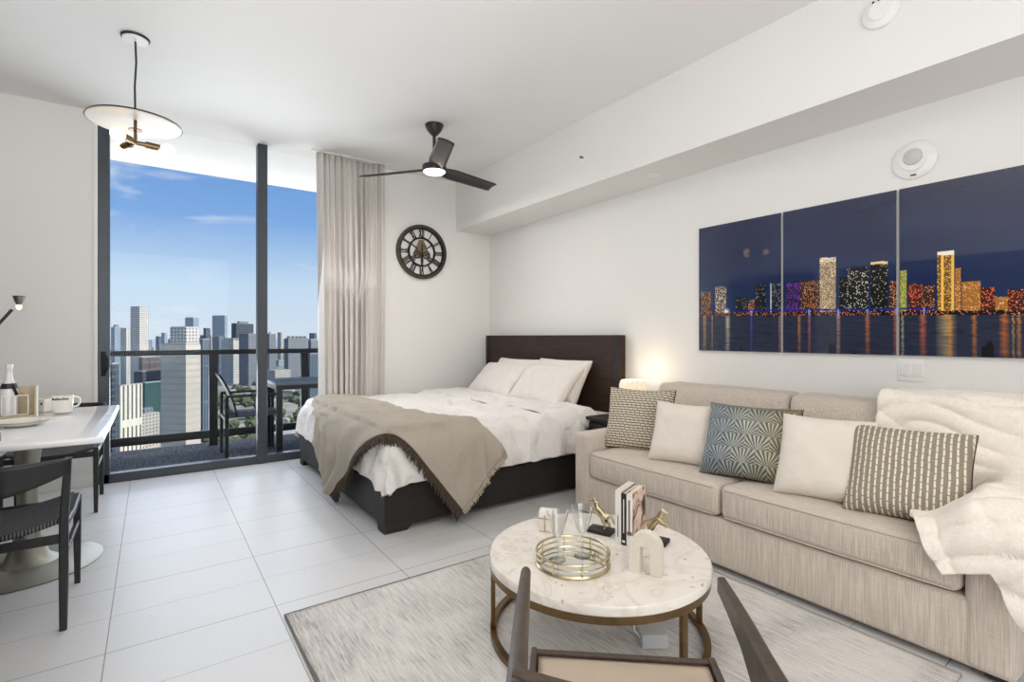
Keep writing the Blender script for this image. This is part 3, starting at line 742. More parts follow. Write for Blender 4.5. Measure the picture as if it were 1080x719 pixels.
# flat sheet edge near the pillows
def fold_(u, v):
    a = 2.44 + u * .5; b = NYE - .22 + v * (FYE - NYE + .30)
    P, o = drape(a, b, .022, .11)
    P.z += nz3(a * 5, b * 4, 6) * .018 + nz3(a * 13, b * 8, 3) * .008 + .012 * sin(pi * u)
    return P
fs = tag(MB().grid(fold_, 40, 120).build('folded_sheet', M['sheet'], None, 80, fix=False), 'white sheet folded back over the duvet below the bed pillows', 'sheet'); modif(fs, 'SOLIDIFY', thickness=.01, offset=-1)

def pillow_mb(w_, h_, t_, n=30, seed=0, pinch=.07, wr=.006):
    """lies in local XZ plane, thickness along Y, origin at the bottom centre"""
    mb = MB()
    for sgn in (1, -1):
        V = []
        for i in range(n + 1):
            row = []
            for j in range(n + 1):
                u = -1 + 2 * i / n; v = -1 + 2 * j / n
                u = math.copysign(sin(abs(u) * pi / 2), u); v = math.copysign(sin(abs(v) * pi / 2), v)
                e = max(0, (1 - u ** 4)) ** .5 * max(0, (1 - v ** 4)) ** .5
                x = w_ / 2 * u * (1 - pinch * (1 - v * v)); z = h_ / 2 * v * (1 - pinch * (1 - u * u))
                y = sgn * t_ / 2 * e ** .8
                k = nz3(x * 5 + seed, z * 5, sgn * 2 + seed) * wr * 2 * e + nz3(x * 16 + seed, z * 16, seed) * wr * e
                row.append(mb.bm.verts.new((x, y + k * sgn, z + h_ / 2)))
            V.append(row)
        for i in range(n):
            for j in range(n): mb.bm.faces.new((V[i][j], V[i + 1][j], V[i + 1][j + 1], V[i][j + 1]))
    bmesh.ops.remove_doubles(mb.bm, verts=mb.bm.verts[:], dist=.0015)
    return mb
def piping(w_, h_, r_, pinch=.07):
    pts = []
    n = 16
    def P(u, v): return (w_ / 2 * u * (1 - pinch * (1 - v * v)), 0, h_ / 2 * v * (1 - pinch * (1 - u * u)) + h_ / 2)
    for k in range(n): pts.append(P(-1 + 2 * k / n, -1))
    for k in range(n): pts.append(P(1, -1 + 2 * k / n))
    for k in range(n): pts.append(P(1 - 2 * k / n, 1))
    for k in range(n): pts.append(P(-1, 1 - 2 * k / n))
    return MB().tube(pts, r_, 6, closed=True, up=(0, 1, 0))
def place_pillow(name, label, cat, m, w_, h_, t_, loc, yaw, lean, roll=0, seed=0, pinch=.07, group=None, wr=.006, pipe=None):
    """yaw: direction (deg, world) the face looks to; lean: backwards tilt deg"""
    o = pillow_mb(w_, h_, t_, seed=seed, pinch=pinch, wr=wr).build(name, m, None, 80)
    tag(o, label, cat, group)
    # local -Y is the face
    o.matrix_world = Matrix.Translation(loc) @ Matrix.Rotation(R(yaw + 90), 4, 'Z') @ Matrix.Rotation(R(-lean), 4, 'X') @ Matrix.Rotation(R(roll), 4, 'Y')
    if pipe:
        p_ = piping(w_, h_, .004, pinch).build('piping', pipe, o)
    return o
g = 'bed pillows against the headboard'
place_pillow('bed_pillow', 'white bed pillow leaning on the headboard behind the far front one', 'pillow', M['pillow'], 0.80, .46, .16, (3.01, 4.40, .57), 180, 32, 0, 3, group=g)
place_pillow('bed_pillow', 'white bed pillow at far side of bed, front one by the window wall', 'pillow', M['pillow'], 0.80, .44, .17, (2.85, 4.49, .585), 180, 44, 0, 1, group=g)
place_pillow('bed_pillow', 'white bed pillow nearest the nightstand, behind the other near one', 'pillow', M['pillow'], 0.74, .47, .16, (3.02, 3.70, .57), 180, 29, 0, 5, group=g)
place_pillow('bed_pillow', 'white bed pillow in front on the near side of the bed', 'pillow', M['pillow'], 0.77, .45, .17, (2.84, 3.71, .585), 180, 42, 0, 8, group=g)
# grey throw over the foot corner
FRONT = [(1.62, 2.44), (1.30, 2.86), (1.06, 3.18), (.84, 3.46), (.60, 3.80)]
BACKE = [(1.97, 2.76), (1.68, 3.22), (1.58, 3.62), (1.62, 4.10), (1.56, 4.60), (1.42, 4.86), (1.20, 4.80), (1.16, 4.40), (.96, 4.20), (.80, 4.02)]
def pl(P, t):
    n = len(P) - 1; x = min(t * n, n - 1e-6); i = int(x); f = x - i
    p0 = P[max(i - 1, 0)]; p1 = P[i]; p2 = P[i + 1]; p3 = P[min(i + 2, n)]
    def cr_(a, b, c, d): return .5 * ((2 * b) + (-a + c) * f + (2 * a - 5 * b + 4 * c - d) * f * f + (-a + 3 * b - 3 * c + d) * f ** 3)
    return (cr_(p0[0], p1[0], p2[0], p3[0]), cr_(p0[1], p1[1], p2[1], p3[1]))
def throwP(u, v, off=.03):
    A = pl(FRONT, u); B = pl(BACKE, u); a = A[0] + (B[0] - A[0]) * v; b = A[1] + (B[1] - A[1]) * v
    P, o = drape(a, b, off, .12, flare=.08)
    fo = .014 * sin(v * 30 + 5 * u + 3 * nz3(a * 2, b * 2, 3)) * min(1, max(0, (u - .35) * 4)) + nz3(a * 5, b * 5, 8) * .02 + .012 * max(0, 1 - abs(nz3(a * 5 - b * 2, b * 2.2 + a * 3, 12)) * 5) * min(1, v * 2)
    nn = Vector((P.x - max(a, FXE), P.y - max(b, NYE), 0))
    if o > .08 and nn.length > 1e-6: P += nn.normalized() * (fo * 1.2 + .042 * min(1, (o - .08) * 6))
    else: P.z += abs(fo) + .012
    P.z = max(P.z, .02); return P
th = thing('throw_blanket', 'grey-beige knitted throw with dark fringe draped over bed corner', 'blanket')
o = MB().grid(throwP, 150, 60).build('knit', M['throw'], th, 80, fix=False); modif(o, 'SOLIDIFY', thickness=.006)
def fringe(name, m, f_edge, f_in, n, ln):
    mb = MB()
    for k in range(n):
        t = (k + .5) / n; p = f_edge(t); q = f_in(t); dr = (p - q).normalized()
        dr = (dr + Vector((random.uniform(-.25, .25), random.uniform(-.25, .25), -.35))).normalized(); L = ln * random.uniform(.75, 1.15)
        e = p + dr * L; e.z = max(e.z, .004)
        mb.tube([p - dr * .004, p + dr * L * .5 + Vector((random.uniform(-.003, .003), random.uniform(-.003, .003), 0)), e], [.0042, .004, .0024], 4)
    return mb.build(name, m, th)
fringe('dark_fringe', M['fringed'], lambda t: throwP(t, 0), lambda t: throwP(t, .03), 520, .075)
fringe('light_fringe', M['fringel'], lambda t: throwP(0, t), lambda t: throwP(.02, t), 110, .045)

# nightstand
ns = thing('nightstand', 'dark wood nightstand between the bed and the sofa arm', 'nightstand', (0, 0, 0))
MB().box(2.83, 3.38, 2.625, 2.945, .06, .545, bev=.004).build('body', M['bedwood'], ns)
MB().box(2.80, 3.39, 2.61, 2.95, .545, .572, bev=.003).build('top', M['bedwood'], ns)
for z0, z1 in ((.08, .29), (.31, .525)):
    dr = MB().box(2.815, 2.832, 2.64, 2.93, z0, z1, bev=.003).build('drawer', M['bedwood'], ns); MB().tube([(2.80, 2.74, (z0 + z1) / 2), (2.80, 2.83, (z0 + z1) / 2)], .006, 8).build('handle', M['goldd'], dr)
for x in (2.86, 3.35):
    for y in (2.65, 2.92): MB().box(x - .02, x + .02, y - .02, y + .02, 0, .06).build('foot', M['bedwood'], ns)
lp = thing('table_lamp', 'small lit table lamp with white ruffled shade on the nightstand', 'lamp', (3.15, 2.775, .572))
MB().lathe([(0, 0), (.055, 0), (.055, .012), (.02, .02), (.012, .05), (.012, .12), (0, .12)], 32).build('base', M['ceramic'], lp)
def shade(u, v):
    a = u * 2 * pi; r = .128 - .045 * v ** 1.4 + .006 * sin(a * 17) + .007 * sin(v * 9) ; 
    return Vector((r * cos(a), r * sin(a), .045 + v * .235 + .006 * sin(a * 17 + 1) * (1 - v)))
o = MB().grid(shade, 136, 14, wrap=True).build('lamp_shade', M['shade'], lp, 80, fix=False); modif(o, 'SOLIDIFY', thickness=.002)
light('bedside_glow', 'POINT', (3.15, 2.775, .572 + .31), 2.2, (1, .84, .62), radius=.04)

# ================================================================== SOFA
so = thing('sofa', 'beige linen two-cushion sofa along the wall beneath the skyline prints', 'sofa', (0, 0, 0))
SX0, SX1, SY0, SY1, AW = 2.35, 3.38, .41, 2.59, .14
MB().box(SX0 + .008, SX1, SY0 + .02, SY1 - .02, .03, .275, bev=.02, seg=3).build('base', M['sofa'], so)
for y0, y1 in ((SY0, SY0 + AW), (SY1 - AW, SY1)): MB().box(SX0, SX1 - .02, y0, y1, .03, .555, bev=.03, seg=5).build('arm', M['sofa'], so)
MB().box(3.20, SX1, SY0 + .1, SY1 - .1, .2, .74, bev=.04, seg=4).build('back_frame', M['sofa'], so)
for x in (SX0 + .06, SX1 - .08):
    for y in (SY0 + .06, SY1 - .06): MB().box(x - .03, x + .03, y - .03, y + .03, 0.013, .035).build('foot', M['black'], so)
def cushion(x0, x1, y0, y1, z0, z1, r, crown, axis, seed):
    mb = MB(); mb.box(x0, x1, y0, y1, z0, z1, bev=r, seg=4)
    bmesh.ops.subdivide_edges(mb.bm, edges=[e for e in mb.bm.edges if e.calc_length() > .12], cuts=14, use_grid_fill=True)
    cx, cy, cz = (x0 + x1) / 2, (y0 + y1) / 2, (z0 + z1) / 2
    for v in mb.bm.verts:
        a, b, c = (v.co.x - cx) / (x1 - x0) * 2, (v.co.y - cy) / (y1 - y0) * 2, (v.co.z - cz) / (z1 - z0) * 2
        if axis == 'z':
            v.co.z += crown * (1 - min(1, a * a)) * (1 - min(1, b * b) ** 2) * (1 if c > 0 else -.2)
            v.co.x += -.012 * (1 - min(1, b * b)) * (a < 0) * (1 - c * c)
        else:
            v.co.x += -crown * (1 - min(1, b ** 4)) * (1 - min(1, c * c)) * (a < 0)
        v.co += Vector((1, 1, 1)) * .004 * nz3(v.co.x * 7, v.co.y * 7, v.co.z * 7 + seed)
    return mb
for k, (y0, y1) in enumerate(((SY0 + AW + .004, 1.498), (1.506, SY1 - AW - .004))):
    c_ = cushion(SX0 - .005, 3.16, y0, y1, .278, .445, .035, .03, 'z', k).build('seat_cushion', M['sofa'], so, 80)
    mb = MB()
    for zz in (.292, .430): mb.tube([(SX0 - .004, y0 + .03, zz), (SX0 - .010, (y0 + y1) / 2, zz), (SX0 - .004, y1 - .03, zz)], .003, 6)
    mb.build('seam_piping', M['sofa'], c_)
for k, (y0, y1) in enumerate(((SY0 + AW + .45 - .45 + .0, 1.50), (1.507, SY1 - AW - .0))):
    mb = cushion(2.98, 3.2, y0, y1, .44, .865, .045, .03, 'x', 5 + k)
    for v in mb.bm.verts: v.co.x += (v.co.z - .44) * .16
    mb.build('back_cushion', M['sofa'], so, 80)

# sofa pillows
def stripes(name, basec, linec, direction, period, duty):
    m = Mt(name, basec, .95); tc = m.n('ShaderNodeTexCoord'); sp = m.n('ShaderNodeSeparateXYZ'); m.l(tc.outputs['Object'], sp.inputs[0])
    v = m.coords(); wob = m.noise(v, 14, 3); ax, ot = ('Z', 'X') if direction == 'h' else ('X', 'Z')
    c0 = m.math('ADD', m.math('ADD', sp.outputs[ax], 10.0), m.math('MULTIPLY', wob, .006))
    row = m.math('FLOOR', m.math('DIVIDE', c0, period)); st = m.math('LESS_THAN', m.math('MODULO', c0, period), period * duty)
    shift = m.math('MULTIPLY', m.math('MODULO', row, 3.0), .013)
    dash = m.math('GREATER_THAN', m.math('MODULO', m.math('ADD', m.math('ADD', sp.outputs[ot], 10.0), shift), .030), .004)
    k = m.math('MULTIPLY', st, dash); fine = m.noise(v, 300, 1)
    base_ = m.ramp(fine, [(.3, K(m.col, .8)), (.7, K(m.col, 1.25))])
    m.base(m.mix(k, base_, srgb(*linec))); m.bump(m.math('ADD', k, fine), .6, .003); return m.m
M['strh'] = stripes('stripe_ribs_horizontal', (112, 98, 82), (222, 212, 192), 'h', .0165, .62)
M['strv'] = stripes('stripe_ribs_vertical', (150, 138, 120), (232, 226, 212), 'v', .021, .32)
# metallic scallop fabric
m = Mt('scallop_metallic', (150, 152, 150), .38, .45); tc = m.n('ShaderNodeTexCoord'); sp = m.n('ShaderNodeSeparateXYZ'); m.l(tc.outputs['Object'], sp.inputs[0])
SC_ = .12
zz = m.math('ADD', m.math('DIVIDE', sp.outputs['Z'], SC_ * .62), 20.0); row = m.math('FLOOR', zz)
xo = m.math('ADD', m.math('ADD', m.math('DIVIDE', sp.outputs['X'], SC_), 20.0), m.math('MULTIPLY', m.math('MODULO', row, 2.0), .5))
xx = m.math('SUBTRACT', m.math('FRACT', xo), .5); zf = m.math('ADD', m.math('FRACT', zz), .12)
an = m.math('ARCTAN2', xx, m.math('MULTIPLY', zf, .62)); rays = m.math('SINE', m.math('MULTIPLY', an, 24.0))
f = m.math('ADD', m.math('MULTIPLY', rays, .5), .5)
grx = m.math('ADD', m.math('MULTIPLY', sp.outputs['X'], 2.0), .5)
tint = m.ramp(grx, [(.15, srgb(150, 162, 168)), (.5, srgb(188, 188, 178)), (.9, srgb(178, 162, 122))])
m.base(m.mix(f, srgb(84, 88, 88), tint)); m.bump(f, .5, .004); M['scallop'] = m.m
gs = 'scatter cushions on the sofa'
sz = .452
place_pillow('scatter_cushion', 'brown and cream cushion with horizontal ribs in the far sofa corner', 'cushion', M['strh'], .45, .42, .17, (2.60, 2.26, sz - .005), 202, 18, 0, 11, group=gs, wr=.006, pipe=M['fringed'])
place_pillow('scatter_cushion', 'plain cream cushion between ribbed and metallic cushions', 'cushion', M['cream'], .41, .37, .16, (2.52, 1.85, sz), 197, 22, 1, 13, group=gs, wr=.006)
place_pillow('scatter_cushion', 'metallic grey cushion with fan-shaped scallop pattern', 'cushion', M['scallop'], .47, .41, .18, (2.51, 1.46, sz), 193, 26, 0, 15, group=gs, wr=.006, pipe=M['clockdark'])
place_pillow('scatter_cushion', 'plain cream cushion between the metallic and vertical-striped cushions', 'cushion', M['cream'], .40, .40, .17, (2.48, 1.08, sz), 191, 26, 0, 17, group=gs, wr=.006)
place_pillow('scatter_cushion', 'taupe cushion with vertical cream dashed stripes at sofa right end', 'cushion', M['strv'], .43, .40, .19, (2.48, .765, sz), 188, 30, -1, 19, group=gs, wr=.007, pipe=M['fringed'])
# cream blanket on back, seat and arm
def lerp_path(P, s):
    L = [0]
    for a, b in zip(P[:-1], P[1:]): L.append(L[-1] + hypot(b[0] - a[0], b[1] - a[1]))
    x = s
    for i in range(len(P) - 1):
        if x <= L[i + 1] or i == len(P) - 2:
            f = (x - L[i]) / (L[i + 1] - L[i]); return (P[i][0] + (P[i + 1][0] - P[i][0]) * f, P[i][1] + (P[i + 1][1] - P[i][1]) * f)
def smo(P, s, r=.04):
    q = [lerp_path(P, max(0, s + k * r)) for k in (-1, -.5, 0, .5, 1)]
    return (sum(a[0] for a in q) / 5, sum(a[1] for a in q) / 5)
SEATP = [(3.35, .74), (3.30, .885), (3.04, .90), (2.94, .56), (2.86, .49), (2.36, .485), (2.325, .46), (2.318, .0)]
ARMP = [(3.37, .74), (3.30, .885), (3.06, .90), (2.98, .68), (2.84, .615), (2.38, .60), (2.325, .56), (2.315, .0)]
def blank(u, v):
    # u across (Y), v down the profile
    yb = 1.03 - u * .68                               # at the back
    yf = .80 - u * .42                                # at the front
    ends = [(0, 1.05), (.12, 1.15), (.2, 1.34), (.5, 1.52), (.8, 1.47), (1, 1.66)]
    for (a, e0), (b, e1) in zip(ends[:-1], ends[1:]):
        if a <= u <= b: end = e0 + (e1 - e0) * (u - a) / (b - a)
    s = v * end; k = min(1, max(0, (s - .5) / .7)); k = k * k * (3 - 2 * k); y = yb * (1 - k) + yf * k
    w_ = min(1, max(0, (.70 - y) / .2)); w_ = w_ * w_ * (3 - 2 * w_)
    p = smo(SEATP, s); q = smo(ARMP, s); x = p[0] + (q[0] - p[0]) * w_; z = p[1] + (q[1] - p[1]) * w_
    fo = abs(sin(s * 30 + 5.0 * nz3(u * 1.7, s * 1.4, 4) + u)) ** .5 * .024 + abs(sin(s * 13 + 3 * nz3(u * 2, s * 2, 9))) ** .7 * .012 + max(0, nz3(u * 3, s * 3, 2)) * .03
    pa, qa_ = smo(SEATP, s + .02), smo(ARMP, s + .02); pb, qb_ = smo(SEATP, max(0, s - .02)), smo(ARMP, max(0, s - .02))
    tx = (pa[0] - pb[0]) * (1 - w_) + (qa_[0] - qb_[0]) * w_; tz = (pa[1] - pb[1]) * (1 - w_) + (qa_[1] - qb_[1]) * w_; L_ = hypot(tx, tz) or 1
    fo += .008; x += tz / L_ * fo; z += -tx / L_ * fo
    return Vector((x, y, z))
bk = tag(MB().grid(blank, 90, 220).build('sofa_blanket', M['muslin'], None, 80, fix=False), 'cream crinkled muslin blanket draped over right end of the sofa', 'blanket')
modif(bk, 'SOLIDIFY', thickness=.008, offset=1)

# ================================================================== RUG + COFFEE TABLE
def rugf(u, v):
    x = .47 + u * 1.868; y = .55 + v * 1.79
    ex = .008 * nz3(y * 3, 0, 1) if u < .01 else 0; ey = .006 * nz3(x * 3, 0, 5) if v > .99 else 0
    return Vector((x + ex, y + ey, .011 + .001 * nz3(x * 4, y * 4, 0)))
rg = thing('area_rug', 'pale grey distressed area rug under the coffee table', 'rug')
o = MB().grid(rugf, 60, 60).build('pile', M['rug'], rg, 80, fix=False); modif(o, 'SOLIDIFY', thickness=.009, offset=-1)
mb = MB()
mb.tube([(.467, .55, .007), (.467, 2.342, .007), (2.338, 2.342, .007)], .0065, 6)
mb.build('bound_edge', plain('rug_binding', (120, 116, 110), .9), rg)
TX, TY, TR, TZ = 1.475, 1.487, .437, .335
ct = thing('coffee_table', 'round marble coffee table on an aged bronze ring frame', 'table', (TX, TY, 0))
MB().lathe([(0, TZ - .035), (TR - .004, TZ - .035), (TR, TZ - .031), (TR, TZ - .006), (TR - .005, TZ), (0, TZ)], 128).build('marble_top', M['marble'], ct)
MB().lathe([(TR - .03, TZ - .062), (TR - .004, TZ - .062), (TR - .004, TZ - .0355), (TR - .03, TZ - .0355)], 96, closed=True).build('upper_ring', M['goldd'], ct)
MB().lathe([(TR - .028, .013), (TR - .004, .013), (TR - .004, .036), (TR - .028, .036)], 96, closed=True).build('floor_ring', M['goldd'], ct)
c0 = Vector((TX, TY, 0))
for px in (519.5, 721):
    k = (px - 540) / F; dd = Vector((k * CY + SY, -k * SY + CY, 0)).normalized()
    # intersection of sight line with ring
    r_ = TR - .016; b_ = dd.dot(c0); disc = b_ * b_ - (c0.length ** 2 - r_ * r_)
    t_ = b_ - sqrt(max(disc, 0)); P = dd * t_ - c0; a = atan2(P.y, P.x)
    if px < 600: a0 = a
    else: a1 = a
for a in (a0, a1, a0 + pi, a1 + pi):
    MB().box(-.009, .009, -.013, .013, .034, TZ - .06, bev=.002, M=Matrix.Translation(((TR - .016) * cos(a), (TR - .016) * sin(a), 0)) @ Matrix.Rotation(a, 4, 'Z')).build('leg', M['goldd'], ct)
# tray
q = at(604, 594, TZ); tray = thing('serving_tray', 'round mirrored brass gallery tray on the coffee table', 'tray', (q.x, q.y, TZ))
r_ = .138
MB().lathe([(0, 0.0005), (r_, .0005), (r_ + .004, .006), (r_, .013), (r_ - .006, .013), (r_ - .008, .008), (0, .008)], 72).build('tray_base', M['gold'], tray)
MB().lathe([(0, .0085), (r_ - .010, .0085), (r_ - .010, .0095), (0, .0095)], 72).build('mirror', M['mirror'], tray)
for zr, rad in ((.052, .0042), (.031, .0026)):
    MB().tube([(r_ * cos(2 * pi * k / 64), r_ * sin(2 * pi * k / 64), zr) for k in range(64)], rad, 8, closed=True).build('gallery_rail', M['gold'], tray)
for k in range(8):
    a = 2 * pi * k / 8 + .3; x, y = r_ * cos(a), r_ * sin(a)
    MB().lathe([(0, .010), (.004, .010), (.003, .018), (.0055, .024), (.003, .03), (.0045, .034), (.003, .04), (.004, .05), (.005, .056), (0, .058)], 10, (x, y, 0)).build('gallery_post', M['gold'], tray)
def goblet(loc, label, s=1.0):
    g_ = thing('cocktail_glass', label, 'glass', loc, group='stemmed glasses on the tray')
    MB().lathe([(0, 0), (.032, 0), (.033, .0015), (.012, .005), (.0045, .012), (.004, .05), (.009, .058), (.004, .066), (.005, .085), (0, .087)], 32).build('stem', M['clearglass'], g_)
    MB().lathe([(0, .086), (.012, .089), (.022, .105), (.030, .135), (.040, .175), (.043, .187), (.0415, .187), (.038, .173), (.028, .135), (.020, .107), (.010, .092), (0, .090)], 40).build('bowl', M['clearglass'], g_)
    g_.scale = (s, s, s); return g_
p1 = at(588, 590, TZ + .0095); p2 = at(614, 586, TZ + .0095)
goblet(p1, 'left stemmed cocktail glass standing on the mirrored tray', .98); goblet(p2, 'right and taller looking stemmed glass on the mirrored tray', 1.02)
# little white trinket box
q = at(577, 558, TZ); tb = thing('trinket_box', 'small white box with thin gold bands behind the tray', 'box', (q.x, q.y, TZ + .0005), R(35))
MB().box(-.036, .036, -.03, .03, 0, .06, bev=.006, seg=3).build('body', M['ceramic'], tb)
MB().prism([(-.036, .061)] + [(-.036 * cos(k * pi / 10), .061 + .034 * sin(k * pi / 10)) for k in range(1, 10)] + [(.036, .061)], 'y', -.03, .03).build('lid', M['ceramic'], tb)
mb = MB().box(-.0375, .0375, -.0315, .0315, .056, .0605); mb.box(-.003, .003, -.032, -.029, 0.001, .09); mb.box(-.0382, -.0355, -.003, .003, 0.001, .075)
mb.build('gold_band', M['gold'], tb)
# books
Bd = Vector((.93, .37, 0)).normalized(); Bt = Vector((.37, -.93, 0)).normalized()
q = at(649, 572.5, TZ)
def book(off, th_, hh, dp, cover, spine, label, marks):
    ang = atan2(Bd.y, Bd.x)
    b = thing('book', label, 'book', q + Bt * off + Vector((0, 0, .0005)), ang, group='upright books on the coffee table')
    # local x = depth, local -y = thickness direction
    MB().box(.002, dp - .004, -th_ + .003, -.003, .003, hh - .003).build('pages', M['page'], b, smooth=0)
    MB().box(0, dp, -th_, -th_ + .003, 0, hh, bev=.0008).box(0, dp, -.003, 0, 0, hh, bev=.0008).build('cover', cover, b, smooth=0)
    MB().box(-.003, .001, -th_, 0, 0, hh, bev=.001).build('spine', spine, b, smooth=0)
    mb = MB()
    for (z0, z1, w0, w1) in marks: mb.box(-.0036, -.0029, -th_ * w1, -th_ * w0, z0, z1)
    mb.build('spine_lettering', M['ink'] if spine is not M['inkblack'] else M['paperwhite'], b, smooth=0)
    return b
M['page'] = plain('paper_pages', (226, 214, 190), .9, var=.06, sc=200)
M['ink'] = plain('ink_grey', (120, 112, 108), .8); M['inkblack'] = plain('book_black', (34, 33, 34), .5); M['paperwhite'] = plain('book_white', (234, 230, 224), .5)
m = Mt('book_cover_photo', (222, 196, 180), .45); f = m.noise(m.coords((10, 10, 10)), 1.2, 4, 1.0); m.base(m.ramp(f, [(.40, srgb(40, 34, 34)), (.47, srgb(128, 84, 66)), (.53, srgb(226, 200, 184)), (.7, srgb(236, 222, 210))])); M['coverart'] = m.m
book(0, .026, .222, .165, M['paperwhite'], M['paperwhite'], 'white book, first in the upright row', [(.03, .12, .4, .55)])
book(.0275, .02, .214, .16, M['inkblack'], M['inkblack'], 'thin black-spined book in the middle of the upright row', [(.01, .02, .2, .8), (.05, .19, .4, .6)])
book(.049, .026, .216, .16, M['coverart'], M['paperwhite'], 'book with pink and dark picture cover, last in the upright row', [(.05, .19, .35, .6), (.045, .06, .1, .9)])
# horse bookends
def horse(par, s=1.0):
    V = [(0, 0, .070), (.018, 0, .086), (.026, 0, .106), (.034, 0, .122), (.058, 0, .112), (-.022, 0, .054), (-.040, 0, .066), (-.056, 0, .050),
         (-.014, .011, .034), (-.028, .012, .018), (-.018, .012, .002), (-.018, -.011, .034), (-.036, -.012, .020), (-.030, -.012, .002),
         (.036, .011, .078), (.058, .012, .090), (.062, .012, .072), (.036, -.011, .072), (.056, -.012, .070), (.048, -.012, .054), (.028, .004, .132), (-.062, 0, .030), (.012, 0, .116)]
    E = [(0, 1), (1, 2), (2, 3), (3, 4), (0, 5), (5, 6), (6, 7), (5, 8), (8, 9), (9, 10), (5, 11), (11, 12), (12, 13), (1, 14), (14, 15), (15, 16), (1, 17), (17, 18), (18, 19), (3, 20), (7, 21), (2, 22)]
    rad = [.015, .016, .011, .009, .0045, .015, .006, .006, .009, .0045, .004, .009, .0045, .004, .006, .004, .004, .006, .004, .004, .0025, .003, .004]
    me = bpy.data.meshes.new('horse_figure'); me.from_pydata(V, E, []); o = bpy.data.objects.new('horse_figure', me); COL.objects.link(o); o.parent = par
    me.materials.append(M['gold']); modif(o, 'SKIN', use_smooth_shade=True); modif(o, 'SUBSURF', levels=2, render_levels=2)
    if not me.skin_vertices: 
        me.attributes
    for i, sv in enumerate(me.skin_vertices[0].data): sv.radius = (rad[i], rad[i]); sv.use_root = (i == 0)
    o.scale = (s, s, s); o.location = (0, 0, .016)
    return o
def bookend(loc, rz, label):
    b = thing('horse_bookend', label, 'bookend', loc, rz, group='horse bookends')
    MB().box(-.055, .055, -.036, .036, 0, .016, bev=.002).build('plinth', M['inkblack'], b)
    horse(b, 1.0); return b
q1 = at(634, 561, TZ); q1.z += .0005
bookend(q1, atan2(-Bt.y, -Bt.x), 'gold horse bookend on black plinth, left of the upright books')
q2 = q + Bt * .135 + Bd * .1 + Vector((0, 0, .0005))
bookend(q2, atan2(Bt.y, Bt.x), 'gold horse bookend on black plinth, behind the beige arch')
# arch sculpture
qa = at(680, 606, TZ); dirA = (at(697, 611, TZ) - at(663, 603, TZ)).normalized()
ar = thing('arch_sculpture', 'beige plaster arch ornament with tall slot on the coffee table', 'ornament', (qa.x, qa.y, TZ + .0005), atan2(dirA.y, dirA.x))
ro, hs, ri, hi = .058, .093, .019, .090
out = [(-ro, 0)] + [(-ro * cos(k * pi / 20), hs + ro * sin(k * pi / 20)) for k in range(0, 21)] + [(ro, 0)]
inn = [(ri, 0)] + [(ri * cos(k * pi / 10), hi + ri * .6 * sin(k * pi / 10)) for k in range(0, 11)] + [(-ri, 0)]
MB().prism(out + inn, 'y', -.0, .042).build('arch_body', M['arch'], ar, 30)
# box under table
q = at(689, 680, .012)
ub = thing('floor_box', 'small pale grey box with white cord on rug beneath coffee table', 'box', (q.x, q.y, .0125), R(-35))
MB().box(-.05, .05, -.03, .045, 0, .055, bev=.005).build('body', plain('grey_plastic', (196, 198, 200), .4), ub)
MB().tube([(-.05, 0, .03), (-.075, -.01, .06), (-.072, .03, .10), (-.06, .09, .03), (-.03, .16, .004)], .003, 6).build('cord', M['white'], ub)

# ================================================================== FOREGROUND ARMCHAIR
nf = Vector((.655, .755, 0)); ac = thing('armchair', 'walnut armchair with tan leather seat in the near foreground', 'chair', (.800, .700, 0), atan2(nf.y, nf.x) - pi / 2)
# local: +y forward (towards table)
def seatf(u, v):
    x = -.205 + u * .41; y = -.2 + v * .415; e = (1 - (2 * u - 1) ** 4) * (1 - (2 * v - 1) ** 4)
    return Vector((x * (1 - .05 * (1 - v)), y, .405 + .022 * e))
o = MB().grid(seatf, 24, 24).build('seat', M['leather'], ac, 80, fix=False); modif(o, 'SOLIDIFY', thickness=.02, offset=-1)
mb = MB().bar([(-.214, -.21, .385), (-.216, .228, .395)], .016, .05); mb.bar([(.214, -.21, .385), (.216, .228, .395)], .016, .05); mb.bar([(-.22, .224, .392), (.22, .224, .392)], .016, .045); mb.bar([(-.21, -.21, .38), (.21, -.21, .38)], .016, .05)
mb.build('seat_frame', M['lwood'], ac)
for s in (-1, 1):
    MB().tube([(s * .205, .205, .39), (s * .212, .215, .2), (s * .215, .222, .0125)], [.02, .017, .012], 12).build('front_leg', M['lwood'], ac)
    MB().tube([(s * .225, -.245, .62), (s * .222, -.24, .40), (s * .226, -.255, .2), (s * .232, -.285, .0125)], [.016, .022, .018, .012], 12).build('rear_leg', M['lwood'], ac)
    if s < 0:
        MB().tube([(s * .232, .160, .638), (s * .232, .156, .638), (s * .231, .10, .637), (s * .228, 0, .637), (s * .224, -.12, .637), (s * .218, -.26, .637)], [(.004, .004), (.016, .012), (.018, .0135), (.022, .0155), (.024, .0165), (.026, .018)], 16, up=(0, 0, 1)).build('armrest', M['lwood'], ac)
    else:
        MB().bar([(s * .212, .138, .640), (s * .210, .06, .636), (s * .206, -.04, .630), (s * .20, -.13, .618), (s * .195, -.26, .60)], [.018, .020, .023, .026, .03], [.036, .046, .06, .085, .12]).build('armrest', M['lwood'], ac)
MB().bar([(-.222 + .44 * t / 10, -.238 - .05 * sin(pi * t / 10), .632) for t in range(11)], .022, .07).build('back_rail', M['lwood'], ac)

